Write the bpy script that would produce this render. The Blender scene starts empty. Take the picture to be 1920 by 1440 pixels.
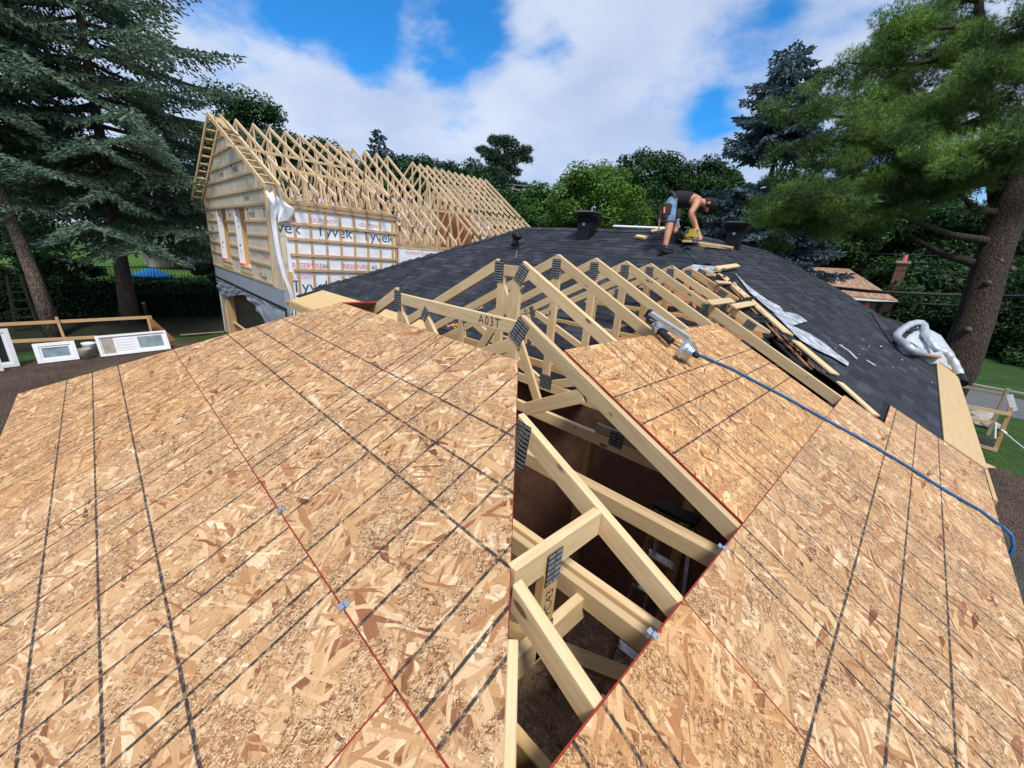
import bpy, bmesh, math, random
import numpy as np
from mathutils import Vector, Matrix
from mathutils.geometry import tessellate_polygon

# ------------------------------------------------------------------ camera
F, YAW, PITCH, ROLL = 752.15, -0.7693, 0.3142, 0.0796
CAM = np.array([-0.8619, 0.7555, 1.6275])
def _axes():
    cy, sy, cp, sp = math.cos(YAW), math.sin(YAW), math.cos(PITCH), math.sin(PITCH)
    fwd = np.array([sy*cp, cy*cp, -sp]); right = np.array([cy, -sy, 0.0]); up = np.cross(right, fwd)
    c, s = math.cos(ROLL), math.sin(ROLL)
    return np.array([c*right + s*up, -s*right + c*up, fwd])
AX = _axes()
def ray(x, y): return np.array([(x-960)/F, -(y-720)/F, 1.0]) @ AX
def at(x, y, D): return Vector(CAM + ray(x, y)*D)                 # survey: sight line of the photo at depth D
def on(x, y, n, d):                                              # sight line meets the plane n.P = d
    n = np.array(n, float); r = ray(x, y); return Vector(CAM + r*((d - n @ CAM)/(n @ r)))
S = bpy.context.scene
C = S.collection
cam = bpy.data.cameras.new('camera'); camo = bpy.data.objects.new('camera', cam); C.objects.link(camo)
cam.sensor_width = 36; cam.lens = F/1920*36; cam.clip_start = 0.05; cam.clip_end = 2000
camo.matrix_world = Matrix([[AX[0][i], AX[1][i], -AX[2][i], CAM[i]] for i in range(3)] + [[0, 0, 0, 1]])
S.camera = camo
R = math.radians

# ------------------------------------------------------------------ world and sun
SUN_EL, SUN_AZ = R(57), R(122)      # azimuth measured clockwise from +Y
sun = bpy.data.lights.new('sun', 'SUN'); suno = bpy.data.objects.new('sun', sun); C.objects.link(suno)
sun.energy = 2.5; sun.angle = R(11); sun.color = (1.0, 0.95, 0.88)
sd = Vector((math.sin(SUN_AZ)*math.cos(SUN_EL), math.cos(SUN_AZ)*math.cos(SUN_EL), math.sin(SUN_EL)))
suno.rotation_euler = sd.to_track_quat('Z', 'Y').to_euler()
suno.location = (8, -4, 20)
W = bpy.data.worlds.new('World'); S.world = W; W.use_nodes = True
S.view_settings.view_transform = 'Standard'; S.view_settings.look = 'None'
S.view_settings.exposure = 0.62; S.view_settings.gamma = 1; S.view_settings.use_curve_mapping = False

class N:                                                         # terse node builder
    def __init__(s, tree): s.t = tree
    def __call__(s, typ, ins=None, **kw):
        n = s.t.nodes.new(typ)
        for k, v in kw.items(): setattr(n, k, v)
        for k, v in (ins or {}).items(): s.put(n.inputs[k], v)
        return n
    def put(s, sock, v):
        if isinstance(v, bpy.types.Node): v = v.outputs[0]
        if isinstance(v, bpy.types.NodeSocket): s.t.links.new(v, sock)
        else:
            if hasattr(sock, 'default_value') and isinstance(v, (tuple, list)) and len(v) == 3 and sock.type == 'RGBA': v = (*v, 1)
            sock.default_value = v
    def m(s, op, a, b=0.0, c=None, clamp=False):
        n = s.t.nodes.new('ShaderNodeMath'); n.operation = op; n.use_clamp = clamp
        s.put(n.inputs[0], a); s.put(n.inputs[1], b)
        if c is not None: s.put(n.inputs[2], c)
        return n.outputs[0]
    def v(s, op, a, b=None):
        n = s.t.nodes.new('ShaderNodeVectorMath'); n.operation = op
        s.put(n.inputs[0], a)
        if b is not None: s.put(n.inputs['Scale' if op == 'SCALE' else 1], b)
        return n.outputs['Value'] if op in ('DOT_PRODUCT', 'LENGTH', 'DISTANCE') else n.outputs[0]
    def mix(s, f, a, b, blend='MIX'):
        n = s.t.nodes.new('ShaderNodeMix'); n.data_type = 'RGBA'; n.blend_type = blend
        s.put(n.inputs[0], f); s.put(n.inputs[6], a); s.put(n.inputs[7], b); return n.outputs[2]
    def vmix(s, f, a, b):
        n = s.t.nodes.new('ShaderNodeMix'); n.data_type = 'VECTOR'
        s.put(n.inputs[0], f); s.put(n.inputs[4], a); s.put(n.inputs[5], b); return n.outputs[1]
    def ramp(s, f, stops, interp='LINEAR'):
        n = s.t.nodes.new('ShaderNodeValToRGB'); r = n.color_ramp; r.interpolation = interp
        while len(r.elements) < len(stops): r.elements.new(0.5)
        for e, (p, c) in zip(r.elements, stops): e.position = p; e.color = (*c, 1) if len(c) == 3 else c
        s.put(n.inputs[0], f); return n.outputs[0]
    def rng(s, f, a, b, c=0.0, d=1.0, smooth=True):
        n = s.t.nodes.new('ShaderNodeMapRange'); n.interpolation_type = 'SMOOTHSTEP' if smooth else 'LINEAR'
        for i, v in enumerate((f, a, b, c, d)): s.put(n.inputs[i], v)
        return n.outputs[0]
    def noise(s, vec, scale, detail=3.0, rough=0.55, dim='3D', out=0, dist=0.0):
        n = s.t.nodes.new('ShaderNodeTexNoise'); n.noise_dimensions = dim
        if vec is not None: s.put(n.inputs['Vector'], vec)
        n.inputs['Scale'].default_value = scale; n.inputs['Detail'].default_value = detail
        n.inputs['Roughness'].default_value = rough; n.inputs['Distortion'].default_value = dist
        return n.outputs[out]

def build_world():
    t = W.node_tree; t.nodes.clear(); n = N(t)
    tc = n('ShaderNodeTexCoord').outputs['Generated']
    sky = n('ShaderNodeTexSky', sky_type='NISHITA', sun_disc=False, sun_elevation=SUN_EL, sun_rotation=SUN_AZ,
            altitude=50, air_density=1.0, dust_density=0.6, ozone_density=2.5)
    d = n.v('NORMALIZE', tc)
    sep = n('ShaderNodeSeparateXYZ', {0: d})
    z = n.m('MAXIMUM', sep.outputs[2], 0.0)
    den = n.m('ADD', z, 0.22)
    flat = n('ShaderNodeCombineXYZ', {0: n.m('DIVIDE', sep.outputs[0], den), 1: n.m('DIVIDE', sep.outputs[1], den), 2: 0.0})
    big = n.noise(n.v('ADD', flat, (3.1, 7.7, 0.4)), 1.15, 9, 0.60, dist=0.1)
    # openings of blue in the cloud cover
    gaps = None
    for (px, py, w, amt) in [(380, 20, .13, .17), (520, -30, .16, .16), (705, 45, .09, .16), (610, 15, .09, .12), (860, 20, .09, .16), (930, 60, .06, .13), (1040, 100, .06, .17), (1325, 235, .05, .11), (690, 120, .05, .10), (815, 130, .05, .10),
                             (845, 260, .05, .10), (1465, 12, .04, .12), (470, 240, .04, .05), (470, 150, .16, -.09), (640, 190, .14, -.10), (240, 120, .2, -.12), (1150, 200, .15, -.08), (930, 340, .15, -.06)]:
        r = ray(px, py); r = r/np.linalg.norm(r)
        g = n.rng(n.v('DISTANCE', d, tuple(float(q) for q in r)), 0.0, w*1.6, amt, 0.0)
        gaps = g if gaps is None else n.m('ADD', gaps, g)
    cov = n.m('SUBTRACT', n.m('ADD', n.m('ADD', n.m('MULTIPLY', n.m('SUBTRACT', big, .5), .9), .5), 0.115), gaps)
    mask = n.rng(cov, 0.425, 0.60)
    thick = n.rng(n.noise(n.v('ADD', flat, (1.2, 5.0, 2.0)), 1.7, 5, 0.5), 0.3, 0.72)
    ccol = n.mix(thick, (3.7, 4.5, 6.2), (5.5, 6.0, 7.1))
    blue = n.mix(1.0, sky, (0.22, 0.95, 1.5), 'MULTIPLY')
    mask = n.m('MULTIPLY', mask, 0.93)
    col = n.mix(mask, blue, ccol)
    bg = n('ShaderNodeBackground', {0: col, 1: 0.088})
    out = n('ShaderNodeOutputWorld', {0: bg})
build_world()

# ------------------------------------------------------------------ materials
def newmat(name):
    m = bpy.data.materials.new(name); m.use_nodes = True; t = m.node_tree; t.nodes.clear(); n = N(t)
    bs = n('ShaderNodeBsdfPrincipled'); o = n('ShaderNodeOutputMaterial', {0: bs.outputs[0]})
    bs.inputs['Specular IOR Level'].default_value = 0.35
    return m, n, bs
def objrand(n): return n('ShaderNodeObjectInfo').outputs['Random']
def coords(n, which='Object'):
    return n('ShaderNodeTexCoord').outputs[which]
def bump(n, bs, h, strength=0.3, dist=0.01):
    b = n('ShaderNodeBump', {'Height': h, 'Strength': strength, 'Distance': dist}); n.put(bs.inputs['Normal'], b.outputs[0])

def mat_plain(name, col, rough=0.6, metal=0.0, var=0.12, scale=6.0, bmp=0.1):
    m, n, bs = newmat(name); v = coords(n)
    f = n.noise(v, scale, 4)
    c = n.mix(1.0, col, n.ramp(f, [(0.25, (1-var,)*3), (0.75, (1+var,)*3)]), 'MULTIPLY')
    n.put(bs.inputs['Base Color'], c); bs.inputs['Roughness'].default_value = rough; bs.inputs['Metallic'].default_value = metal
    n.put(bs.inputs['Roughness'], n.rng(n.noise(v, scale*2, 3), 0.3, 0.7, max(rough-.1, .05), min(rough+.1, 1)))
    if bmp: bump(n, bs, n.noise(v, scale*6, 3), bmp, 0.01)
    return m

def mat_wood(name, pale, dark, sat=1.0, knots=True):
    m, n, bs = newmat(name)
    oc = n.v('ADD', coords(n), n('ShaderNodeCombineXYZ', {0: n.m('MULTIPLY', objrand(n), 37.0), 1: n.m('MULTIPLY', objrand(n), 11.0), 2: 0.0}))
    st = n.v('MULTIPLY', oc, (1.2, 26.0, 26.0))
    warp = n.noise(n.v('MULTIPLY', oc, (2.0, 6.0, 6.0)), 1.0, 2, out=1)
    st2 = n.v('ADD', st, n.v('SCALE', warp, 2.2))
    g = n.noise(st2, 1.6, 5, 0.6)
    fine = n.noise(n.v('MULTIPLY', oc, (6.0, 240.0, 240.0)), 1.0, 3, 0.6)
    col = n.mix(n.rng(g, 0.32, 0.72), pale, dark)
    col = n.mix(n.m('MULTIPLY', n.rng(fine, 0.4, 0.75), 0.25), col, tuple(c*0.78 for c in dark))
    blot = n.noise(oc, 1.4, 3)
    col = n.mix(n.m('MULTIPLY', n.rng(blot, 0.35, 0.75), 0.4), col, tuple(c*k for c, k in zip(pale, (0.86, 0.82, 0.74))))
    if knots:
        kv = n.v('MULTIPLY', oc, (3.6, 9.0, 9.0))
        vo = n('ShaderNodeTexVoronoi', {'Vector': kv, 'Scale': 1.0}); 
        sepc = n('ShaderNodeSeparateColor', {0: vo.outputs['Color']})
        rare = n.m('GREATER_THAN', sepc.outputs[0], 0.62)
        k = n.m('MULTIPLY', n.rng(vo.outputs['Distance'], 0.08, 0.15, 1.0, 0.0), rare)
        col = n.mix(n.m('MULTIPLY', k, 0.85), col, (0.13, 0.06, 0.025))
    vo2 = n('ShaderNodeTexVoronoi', {'Vector': n.v('MULTIPLY', oc, (7.0, 16.0, 16.0)), 'Scale': 1.0}); s2 = n('ShaderNodeSeparateColor', {0: vo2.outputs['Color']})
    k2 = n.m('MULTIPLY', n.rng(vo2.outputs['Distance'], 0.05, 0.16, 1.0, 0.0), n.m('GREATER_THAN', s2.outputs[0], 0.80))
    col = n.mix(n.m('MULTIPLY', k2, 0.8 if knots else 0.3), col, (0.20, 0.10, 0.045))
    dirt = n.rng(n.noise(oc, 5.0, 5, 0.65), 0.58, 0.8)
    col = n.mix(n.m('MULTIPLY', dirt, 0.22), col, (0.30, 0.22, 0.15))
    tint = n.m('ADD', 0.80, n.m('MULTIPLY', objrand(n), 0.28))
    col = n.mix(1.0, col, n('ShaderNodeCombineXYZ', {0: tint, 1: tint, 2: tint}).outputs[0], 'MULTIPLY')
    n.put(bs.inputs['Base Color'], col); bs.inputs['Roughness'].default_value = 0.62
    bump(n, bs, n.m('ADD', g, n.m('MULTIPLY', fine, 0.5)), 0.25, 0.004)
    return m

def mat_osb(name, lines=True, dark=1.0):
    m, n, bs = newmat(name)
    uv = n('ShaderNodeUVMap', uv_map='UVMap').outputs[0]
    rnd = objrand(n)
    p = n.v('ADD', uv, n('ShaderNodeCombineXYZ', {0: n.m('MULTIPLY', rnd, 91.0), 1: n.m('MULTIPLY', rnd, 57.0), 2: 0.0}))
    w = n.v('SUBTRACT', n.noise(p, 9.0, 3, dim='2D', out=1), (0.5, 0.5, 0.5))
    p2 = n.v('ADD', p, n.v('SCALE', w, 0.022))
    stops = [(0.0, (0.17, 0.07, 0.032)), (0.05, (0.30, 0.135, 0.065)), (0.12, (0.43, 0.235, 0.12)), (0.34, (0.53, 0.335, 0.18)), (0.62, (0.62, 0.425, 0.25)), (0.85, (0.70, 0.52, 0.34)), (1.0, (0.82, 0.68, 0.51))]
    col = None; V = None; H = None; E = None
    bend = n.v('SUBTRACT', n.noise(p, 2.6, 2, dim='2D', out=1), (0.5, 0.5, 0.5))
    p3 = n.v('ADD', p2, n.v('SCALE', bend, 0.10))
    #      angle  length width  keep
    lay = [(12, .11, .024, 0.0), (-48, .15, .030, .42), (75, .13, .026, .52), (33, .16, .030, .60), (-15, .18, .034, .66), (104, .14, .026, .72), (-74, .16, .020, .76), (55, .11, .013, .78), (5, .20, .028, .80), (-28, .13, .011, .82)]
    for i, (a, L, wd, thr) in enumerate(lay):
        rot = n('ShaderNodeVectorRotate', {'Vector': p3 if i % 2 else p2, 'Angle': R(a)}, rotation_type='Z_AXIS')
        q = n.v('ADD', n.v('MULTIPLY', rot.outputs[0], (1/L, 1/wd, 0.0)), (i*13.7, i*5.3, 0.0))
        vo = n('ShaderNodeTexVoronoi', {'Vector': q, 'Scale': 1.0}, voronoi_dimensions='2D', distance='CHEBYCHEV' if i % 2 else 'EUCLIDEAN')
        sc = n('ShaderNodeSeparateColor', {0: vo.outputs['Color']})
        c = n.ramp(sc.outputs[0], stops)
        h = n.m('ADD', n.m('MULTIPLY', sc.outputs[2], 0.7), n.m('MULTIPLY', vo.outputs['Distance'], -0.5))
        if i in (1, 3, 4, 6, 8):
            ed = n('ShaderNodeTexVoronoi', {'Vector': q, 'Scale': 1.0}, voronoi_dimensions='2D', feature='DISTANCE_TO_EDGE') if not i % 2 else None
            e = n.rng(ed.outputs['Distance'], .0, .07, 1, 0) if ed else n.rng(vo.outputs['Distance'], .42, .62, 0, .8)
        else: e = 0.0
        if col is None: col, V, H, E = c, q, h, n.m('ADD', 0.0, 0.0)
        else:
            k = n.m('GREATER_THAN', sc.outputs[1], thr)
            col = n.mix(k, col, c); V = n.vmix(k, V, q)
            E = n.m('ADD', n.m('MULTIPLY', E, n.m('SUBTRACT', 1.0, k)), n.m('MULTIPLY', e, k))
            H = n.m('ADD', n.m('MULTIPLY', H, n.m('SUBTRACT', 1.0, k)), n.m('MULTIPLY', n.m('ADD', h, 0.25), k))
    en = n.rng(n.noise(p, 45.0, 3, 0.6, '2D'), 0.45, 0.6)
    col = n.mix(n.m('MULTIPLY', n.m('MULTIPLY', E, en), 0.62), col, (0.13, 0.06, 0.03))  # thin shadows along strand edges, painted into the colour
    # fines: patches of slivers and crumbs
    fm = n.rng(n.m('ADD', n.m('MULTIPLY', n.noise(p, 5.5, 3, 0.6, '2D'), .6), n.m('MULTIPLY', n.noise(p, 26.0, 4, 0.7, '2D'), .4)), 0.485, 0.56)
    curl = n.v('SCALE', n.v('SUBTRACT', n.noise(p, 30.0, 2, dim='2D', out=1), (0.5, 0.5, 0.5)), 0.020)
    pc = n.v('ADD', p, curl)
    for (a, L, wd, kk) in [(38, .020, .0034, .30), (-34, .016, .0028, .42), (85, .012, .0024, .6)]:
        rot = n('ShaderNodeVectorRotate', {'Vector': pc, 'Angle': R(a)}, rotation_type='Z_AXIS')
        q = n.v('MULTIPLY', rot.outputs[0], (1/L, 1/wd, 0.0))
        vo = n('ShaderNodeTexVoronoi', {'Vector': q, 'Scale': 1.0}, voronoi_dimensions='2D')
        sc = n('ShaderNodeSeparateColor', {0: vo.outputs['Color']})
        c = n.ramp(sc.outputs[0], [(0, (0.10, 0.042, 0.02)), (0.22, (0.27, 0.135, 0.065)), (0.45, (0.50, 0.31, 0.165)), (0.75, (0.66, 0.47, 0.29)), (1, (0.84, 0.70, 0.52))])
        k = n.m('MULTIPLY', fm, n.m('GREATER_THAN', sc.outputs[1], kk))
        col = n.mix(n.m('MULTIPLY', k, 0.92), col, c)
        H = n.m('ADD', H, n.m('MULTIPLY', n.m('MULTIPLY', k, sc.outputs[2]), 0.8))
    grain = n.noise(n.v('MULTIPLY', V, (0.9, 9.0, 0.0)), 1.5, 5, 0.7, '2D')
    col = n.mix(1.0, col, n.ramp(grain, [(0.25, (0.72, 0.66, 0.58)), (0.5, (1, 1, 1)), (0.8, (1.12, 1.12, 1.12))]), 'MULTIPLY')
    speck = n.m('GREATER_THAN', n.noise(p, 260.0, 2, 0.5, '2D'), 0.70)
    col = n.mix(n.m('MULTIPLY', speck, 0.5), col, (0.16, 0.075, 0.04))
    gold = n.rng(n.m('FRACT', n.m('MULTIPLY', rnd, 5.77)), .45, .95)
    col = n.mix(n.m('MULTIPLY', gold, .55), col, n.mix(1.0, col, (1.0, .86, .62), 'MULTIPLY'))
    rc = n.m('ADD', 0.93, n.m('MULTIPLY', rnd, 0.13))
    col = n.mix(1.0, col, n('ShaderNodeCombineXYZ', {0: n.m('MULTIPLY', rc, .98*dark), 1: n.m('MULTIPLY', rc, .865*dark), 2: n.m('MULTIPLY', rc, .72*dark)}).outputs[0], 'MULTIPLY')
    if lines:                                                   # printed nailing lines at 16, 19.2 and 24 inches
        sx = n('ShaderNodeSeparateXYZ', {0: uv})
        u, v = sx.outputs[0], sx.outputs[1]
        d = None
        for per in (0.4064, 0.48768, 0.6096):
            e = n.m('MULTIPLY', n.m('ABSOLUTE', n.m('SUBTRACT', n.m('FRACT', n.m('ADD', n.m('DIVIDE', u, per), 0.5)), 0.5)), per)
            d = e if d is None else n.m('MINIMUM', d, e)
        d = n.m('ADD', d, n.m('MULTIPLY', n.m('GREATER_THAN', n.m('ABSOLUTE', n.m('SUBTRACT', u, 1.2192)), 1.17), 1.0))
        for c0 in (0.4064, 0.6096, 0.8128):
            d = n.m('MINIMUM', d, n.m('ABSOLUTE', n.m('SUBTRACT', v, c0)))
        rag = n.m('MULTIPLY', n.m('SUBTRACT', n.noise(uv, 160.0, 3, 0.6, '2D'), 0.5), 0.0042)
        wob = n.m('MULTIPLY', n.m('SUBTRACT', n.noise(uv, 7.0, 3, 0.6, '2D'), 0.5), 0.004)
        k = n.rng(n.m('ADD', n.m('ADD', d, rag), wob), 0.0040, 0.0066, 1.0, 0.0)
        wear = n.rng(n.noise(p, 30.0, 4, 0.7, '2D'), 0.36, 0.54, 0.42, 0.96)
        col = n.mix(n.m('MULTIPLY', k, wear), col, (0.020, 0.021, 0.023))
    n.put(bs.inputs['Base Color'], col); bs.inputs['Roughness'].default_value = 0.68
    bump(n, bs, n.m('ADD', H, n.m('MULTIPLY', grain, 0.35)), 0.7, 0.0022)
    return m

def mat_shingle(name):
    m, n, bs = newmat(name)
    isl = n('ShaderNodeNewGeometry').outputs['Random Per Island']
    r = n.m('FRACT', n.m('ADD', n.m('MULTIPLY', isl, 7.31), n.m('MULTIPLY', objrand(n), 3.17)))
    v = n('ShaderNodeNewGeometry').outputs['Position']
    col = n.ramp(r, [(0, (0.011, 0.0125, 0.017)), (0.35, (0.018, 0.020, 0.027)), (0.75, (0.026, 0.029, 0.038)), (1, (0.043, 0.047, 0.060))])
    gr = n.noise(v, 420.0, 2, 0.6)
    col = n.mix(n.m('MULTIPLY', n.rng(gr, 0.5, 0.75), 0.35), col, (0.095, 0.10, 0.12))
    dust = n.rng(n.noise(v, 1.1, 5, 0.6), 0.52, 0.80)
    col = n.mix(n.m('MULTIPLY', dust, 0.22), col, (0.15, 0.14, 0.13))
    n.put(bs.inputs['Base Color'], col); bs.inputs['Roughness'].default_value = 0.8; bs.inputs['Specular IOR Level'].default_value = 0.3
    bump(n, bs, gr, 0.5, 0.003)
    return m

def mat_leaf(name, dark, light, trans=0.25, rough=0.6, patch=0.4):
    m = bpy.data.materials.new(name); m.use_nodes = True; t = m.node_tree; t.nodes.clear(); n = N(t)
    g = n('ShaderNodeNewGeometry')
    isl = g.outputs['Random Per Island']
    clump = n.noise(g.outputs['Position'], 0.55, 3)
    f = n.m('ADD', n.m('MULTIPLY', isl, 1-patch), n.m('MULTIPLY', n.rng(clump, 0.38, 0.66), patch))
    col = n.mix(f, dark, light)
    orr = n.m('ADD', 0.85, n.m('MULTIPLY', objrand(n), 0.3))
    col = n.mix(1.0, col, n('ShaderNodeCombineXYZ', {0: orr, 1: orr, 2: orr}).outputs[0], 'MULTIPLY')
    bs = n('ShaderNodeBsdfPrincipled', {'Base Color': col, 'Roughness': rough}); bs.inputs['Specular IOR Level'].default_value = 0.25
    tr = n('ShaderNodeBsdfTranslucent', {0: n.mix(1.0, col, (1.0, 1.1, 0.7), 'MULTIPLY')})
    mx = n('ShaderNodeMixShader', {0: trans, 1: bs.outputs[0], 2: tr.outputs[0]})
    n('ShaderNodeOutputMaterial', {0: mx.outputs[0]})
    return m

def mat_bark(name, a, b):
    m, n, bs = newmat(name); v = n('ShaderNodeNewGeometry').outputs['Position']
    st = n.v('MULTIPLY', v, (9.0, 9.0, 1.6))
    g = n.noise(st, 1.6, 6, 0.65)
    vo = n('ShaderNodeTexVoronoi', {'Vector': n.v('MULTIPLY', v, (14.0, 14.0, 4.0)), 'Scale': 1.0}, feature='DISTANCE_TO_EDGE')
    col = n.mix(n.rng(g, 0.3, 0.7), a, b)
    col = n.mix(n.rng(vo.outputs['Distance'], 0.0, 0.12, 0.7, 0.0), col, tuple(c*0.4 for c in a))
    n.put(bs.inputs['Base Color'], col); bs.inputs['Roughness'].default_value = 0.9
    bump(n, bs, n.m('ADD', g, n.rng(vo.outputs['Distance'], 0.0, 0.15)), 0.8, 0.03)
    return m

def mat_wrap(name, col, wr=1.0, diag=False, wdir=(60.0, 2.0, 2.0)):
    m, n, bs = newmat(name); v = n('ShaderNodeNewGeometry').outputs['Position']
    wv = n.noise(n.v('MULTIPLY', v, wdir), 0.25, 4, 0.6)
    if diag:
        rot = n('ShaderNodeVectorRotate', {'Vector': v, 'Angle': R(38)}, rotation_type='X_AXIS')
        wv = n.noise(n.v('MULTIPLY', rot.outputs[0], (1.0, 2.0, 30.0)), 1.0, 3, 0.6)
    big = n.noise(v, 2.2, 4)
    c = n.mix(n.rng(big, 0.3, 0.7), tuple(k*0.86 for k in col), col)
    if not diag and wdir[0] > 20:
        ln = n.noise(n.v('MULTIPLY', v, (11.0, 0.0, 0.35)), 1.0, 2, 0.6); c = n.mix(n.m('MULTIPLY', n.rng(n.m('ABSOLUTE', n.m('SUBTRACT', ln, .5)), .0, .035, 1, 0), .6), c, tuple(k*0.5 for k in col))
    n.put(bs.inputs['Base Color'], c); bs.inputs['Roughness'].default_value = 0.5
    bump(n, bs, n.m('ADD', wv, n.m('MULTIPLY', big, 0.6)), 0.5*wr, 0.03)
    return m

def mat_ground(name, cols, scale=1.0, bmp=0.5):
    m, n, bs = newmat(name); v = n('ShaderNodeNewGeometry').outputs['Position']
    f = n.noise(v, 0.6*scale, 6, 0.62); f2 = n.noise(v, 9*scale, 5, 0.65)
    mixf = n.m('ADD', n.m('MULTIPLY', f, 0.6), n.m('MULTIPLY', f2, 0.4))
    col = n.ramp(mixf, [(0.3+0.4*i/(len(cols)-1), c) for i, c in enumerate(cols)])
    vo = n('ShaderNodeTexVoronoi', {'Vector': v, 'Scale': 22.0*scale}); sc = n('ShaderNodeSeparateColor', {0: vo.outputs['Color']})
    col = n.mix(n.m('MULTIPLY', n.m('GREATER_THAN', sc.outputs[0], 0.8), 0.35), col, tuple(c*1.5 for c in cols[-1]))
    n.put(bs.inputs['Base Color'], col); bs.inputs['Roughness'].default_value = 0.95
    bump(n, bs, n.m('ADD', f2, vo.outputs['Distance']), bmp, 0.05)
    return m

M = {}
M['lumber'] = mat_wood('spruce_lumber', (0.77, 0.57, 0.33), (0.65, 0.44, 0.215))
M['lumber_gold'] = mat_wood('golden_lumber', (0.66, 0.435, 0.20), (0.52, 0.305, 0.12))
M['lumber_grey'] = mat_wood('weathered_lumber', (0.42, 0.34, 0.25), (0.30, 0.23, 0.16))
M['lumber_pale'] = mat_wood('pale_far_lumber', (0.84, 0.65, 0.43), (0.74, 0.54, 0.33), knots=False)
M['batten'] = mat_wood('batten_wood', (0.66, 0.43, 0.22), (0.54, 0.32, 0.15), knots=False)
M['batten_shade'] = mat_wood('batten_wood_shade_tone', (0.62, 0.455, 0.26), (0.48, 0.33, 0.175), knots=False)  # batten copy for the gable, its shaded side put into the colour
M['deck'] = mat_wood('old_roof_board', (0.42, 0.20, 0.085), (0.30, 0.125, 0.05))
M['osb'] = mat_osb('strand_board'); M['osb_plain'] = mat_osb('strand_board_unlined', False); M['osb_dark'] = mat_osb('darker_strand_board', False, 0.8)  # last one is an evenly darker copy of the unlined board
M['red'] = mat_plain('red_edge_paint', (0.33, 0.030, 0.018), 0.7, var=0.35, scale=30)
M['ply'] = mat_wood('plywood', (0.66, 0.47, 0.24), (0.58, 0.385, 0.18), knots=False)
M['plate'] = mat_plain('galvanised_plate', (0.10, 0.105, 0.11), 0.5, 0.6, var=0.3, scale=60)
M['plate_rib'] = mat_plain('zinc_rib', (0.30, 0.31, 0.31), 0.45, 0.5, var=0.4, scale=70)
M['plate'] = mat_plain('plate_slots', (0.035, 0.036, 0.04), 0.6, 0.2, var=0.3, scale=60)
M['shingle'] = mat_shingle('asphalt_shingle')
M['felt'] = mat_plain('black_felt', (0.012, 0.012, 0.014), 0.85, scale=9, var=0.4)
M['under'] = mat_plain('grey_underlay', (0.36, 0.38, 0.41), 0.75, var=0.85, scale=7, bmp=.6)
M['wrap'] = mat_wrap('house_wrap_white', (0.90, 0.91, 0.94), .6, True)
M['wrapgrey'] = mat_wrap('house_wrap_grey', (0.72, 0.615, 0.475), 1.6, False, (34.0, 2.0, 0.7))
M['wrapbelt'] = mat_wrap('grey_membrane', (0.33, 0.36, 0.40), 1.0, False, (4.0, 4.0, 4.0))
M['tar'] = mat_plain('black_metal', (0.012, 0.012, 0.014), 0.35, 0.3, var=0.2, scale=12)
M['black'] = mat_plain('black_plastic', (0.010, 0.010, 0.011), 0.5, scale=20)
M['white'] = mat_plain('white_paint', (0.78, 0.78, 0.77), 0.45, var=0.05, scale=3)
M['glass_dark'] = mat_plain('dark_glass', (0.02, 0.028, 0.035), 0.06, var=0.2, scale=2, bmp=0)
M['glass_pale'] = mat_plain('pale_glass', (0.22, 0.28, 0.30), 0.08, var=0.4, scale=3, bmp=0)
M['blueink'] = mat_plain('blue_grey_ink', (0.045, 0.10, 0.17), 0.6, var=0.1)
M['redink'] = mat_plain('red_ink', (0.70, 0.16, 0.17), 0.6, var=0.2)
M['darkink'] = mat_plain('dark_ink', (0.03, 0.035, 0.045), 0.6)
M['steel'] = mat_plain('bright_steel', (0.55, 0.58, 0.60), 0.28, 1.0, scale=30, bmp=0.05)
M['alu'] = mat_plain('silver_casting', (0.50, 0.56, 0.60), 0.32, 0.85, scale=25, bmp=.03)
M['railgrey'] = mat_plain('pale_rail_metal', (0.50, 0.52, 0.53), 0.4, 0.3, var=.1, scale=10, bmp=0)
M['hose'] = mat_plain('blue_hose_rubber', (0.030, 0.120, 0.28), 0.4, scale=20)
M['hose_dark'] = mat_plain('navy_hose_rubber', (0.02, 0.055, 0.20), 0.4, scale=20)
M['yellow'] = mat_plain('yellow_plastic', (0.62, 0.40, 0.03), 0.45, scale=20)
M['duct'] = mat_plain('silver_duct_foil', (0.52, 0.55, 0.60), 0.38, 0.35, var=0.2, scale=14, bmp=0.6)
M['plastic'] = mat_plain('clear_plastic_sheet', (0.50, 0.53, 0.57), 0.3, scale=3, bmp=0.6)
M['skin'] = mat_plain('skin', (0.52, 0.235, 0.145), 0.5, var=0.15, scale=9)
M['shirt'] = mat_plain('black_cotton', (0.016, 0.013, 0.017), 0.85, var=0.3, scale=12, bmp=0.5)
M['denim'] = mat_plain('washed_denim', (0.13, 0.225, 0.34), 0.8, var=0.45, scale=11, bmp=0.6)
M['leather'] = mat_plain('dark_leather', (0.045, 0.028, 0.022), 0.6, var=0.4, scale=14)
M['beard'] = mat_plain('dark_hair', (0.03, 0.018, 0.012), 0.8)
M['asphalt'] = mat_ground('asphalt', [(0.10, 0.10, 0.105), (0.15, 0.15, 0.155)], 1.0, 0.3)
M['grass'] = mat_ground('grass', [(0.018, 0.035, 0.008), (0.035, 0.085, 0.012), (0.075, 0.16, 0.022)], 1.6, 1.0)
M['dirt'] = mat_ground('bare_dirt', [(0.04, 0.027, 0.018), (0.088, 0.054, 0.036), (0.16, 0.11, 0.078)], 1.3, 1.0)
M['gravel'] = mat_ground('grey_gravel', [(0.06, 0.055, 0.05), (0.12, 0.11, 0.10), (0.19, 0.175, 0.16)], 2.6, 1.0)
M['concrete'] = mat_ground('concrete', [(0.25, 0.24, 0.22), (0.34, 0.32, 0.30)], 1.5, 0.3)
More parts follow.
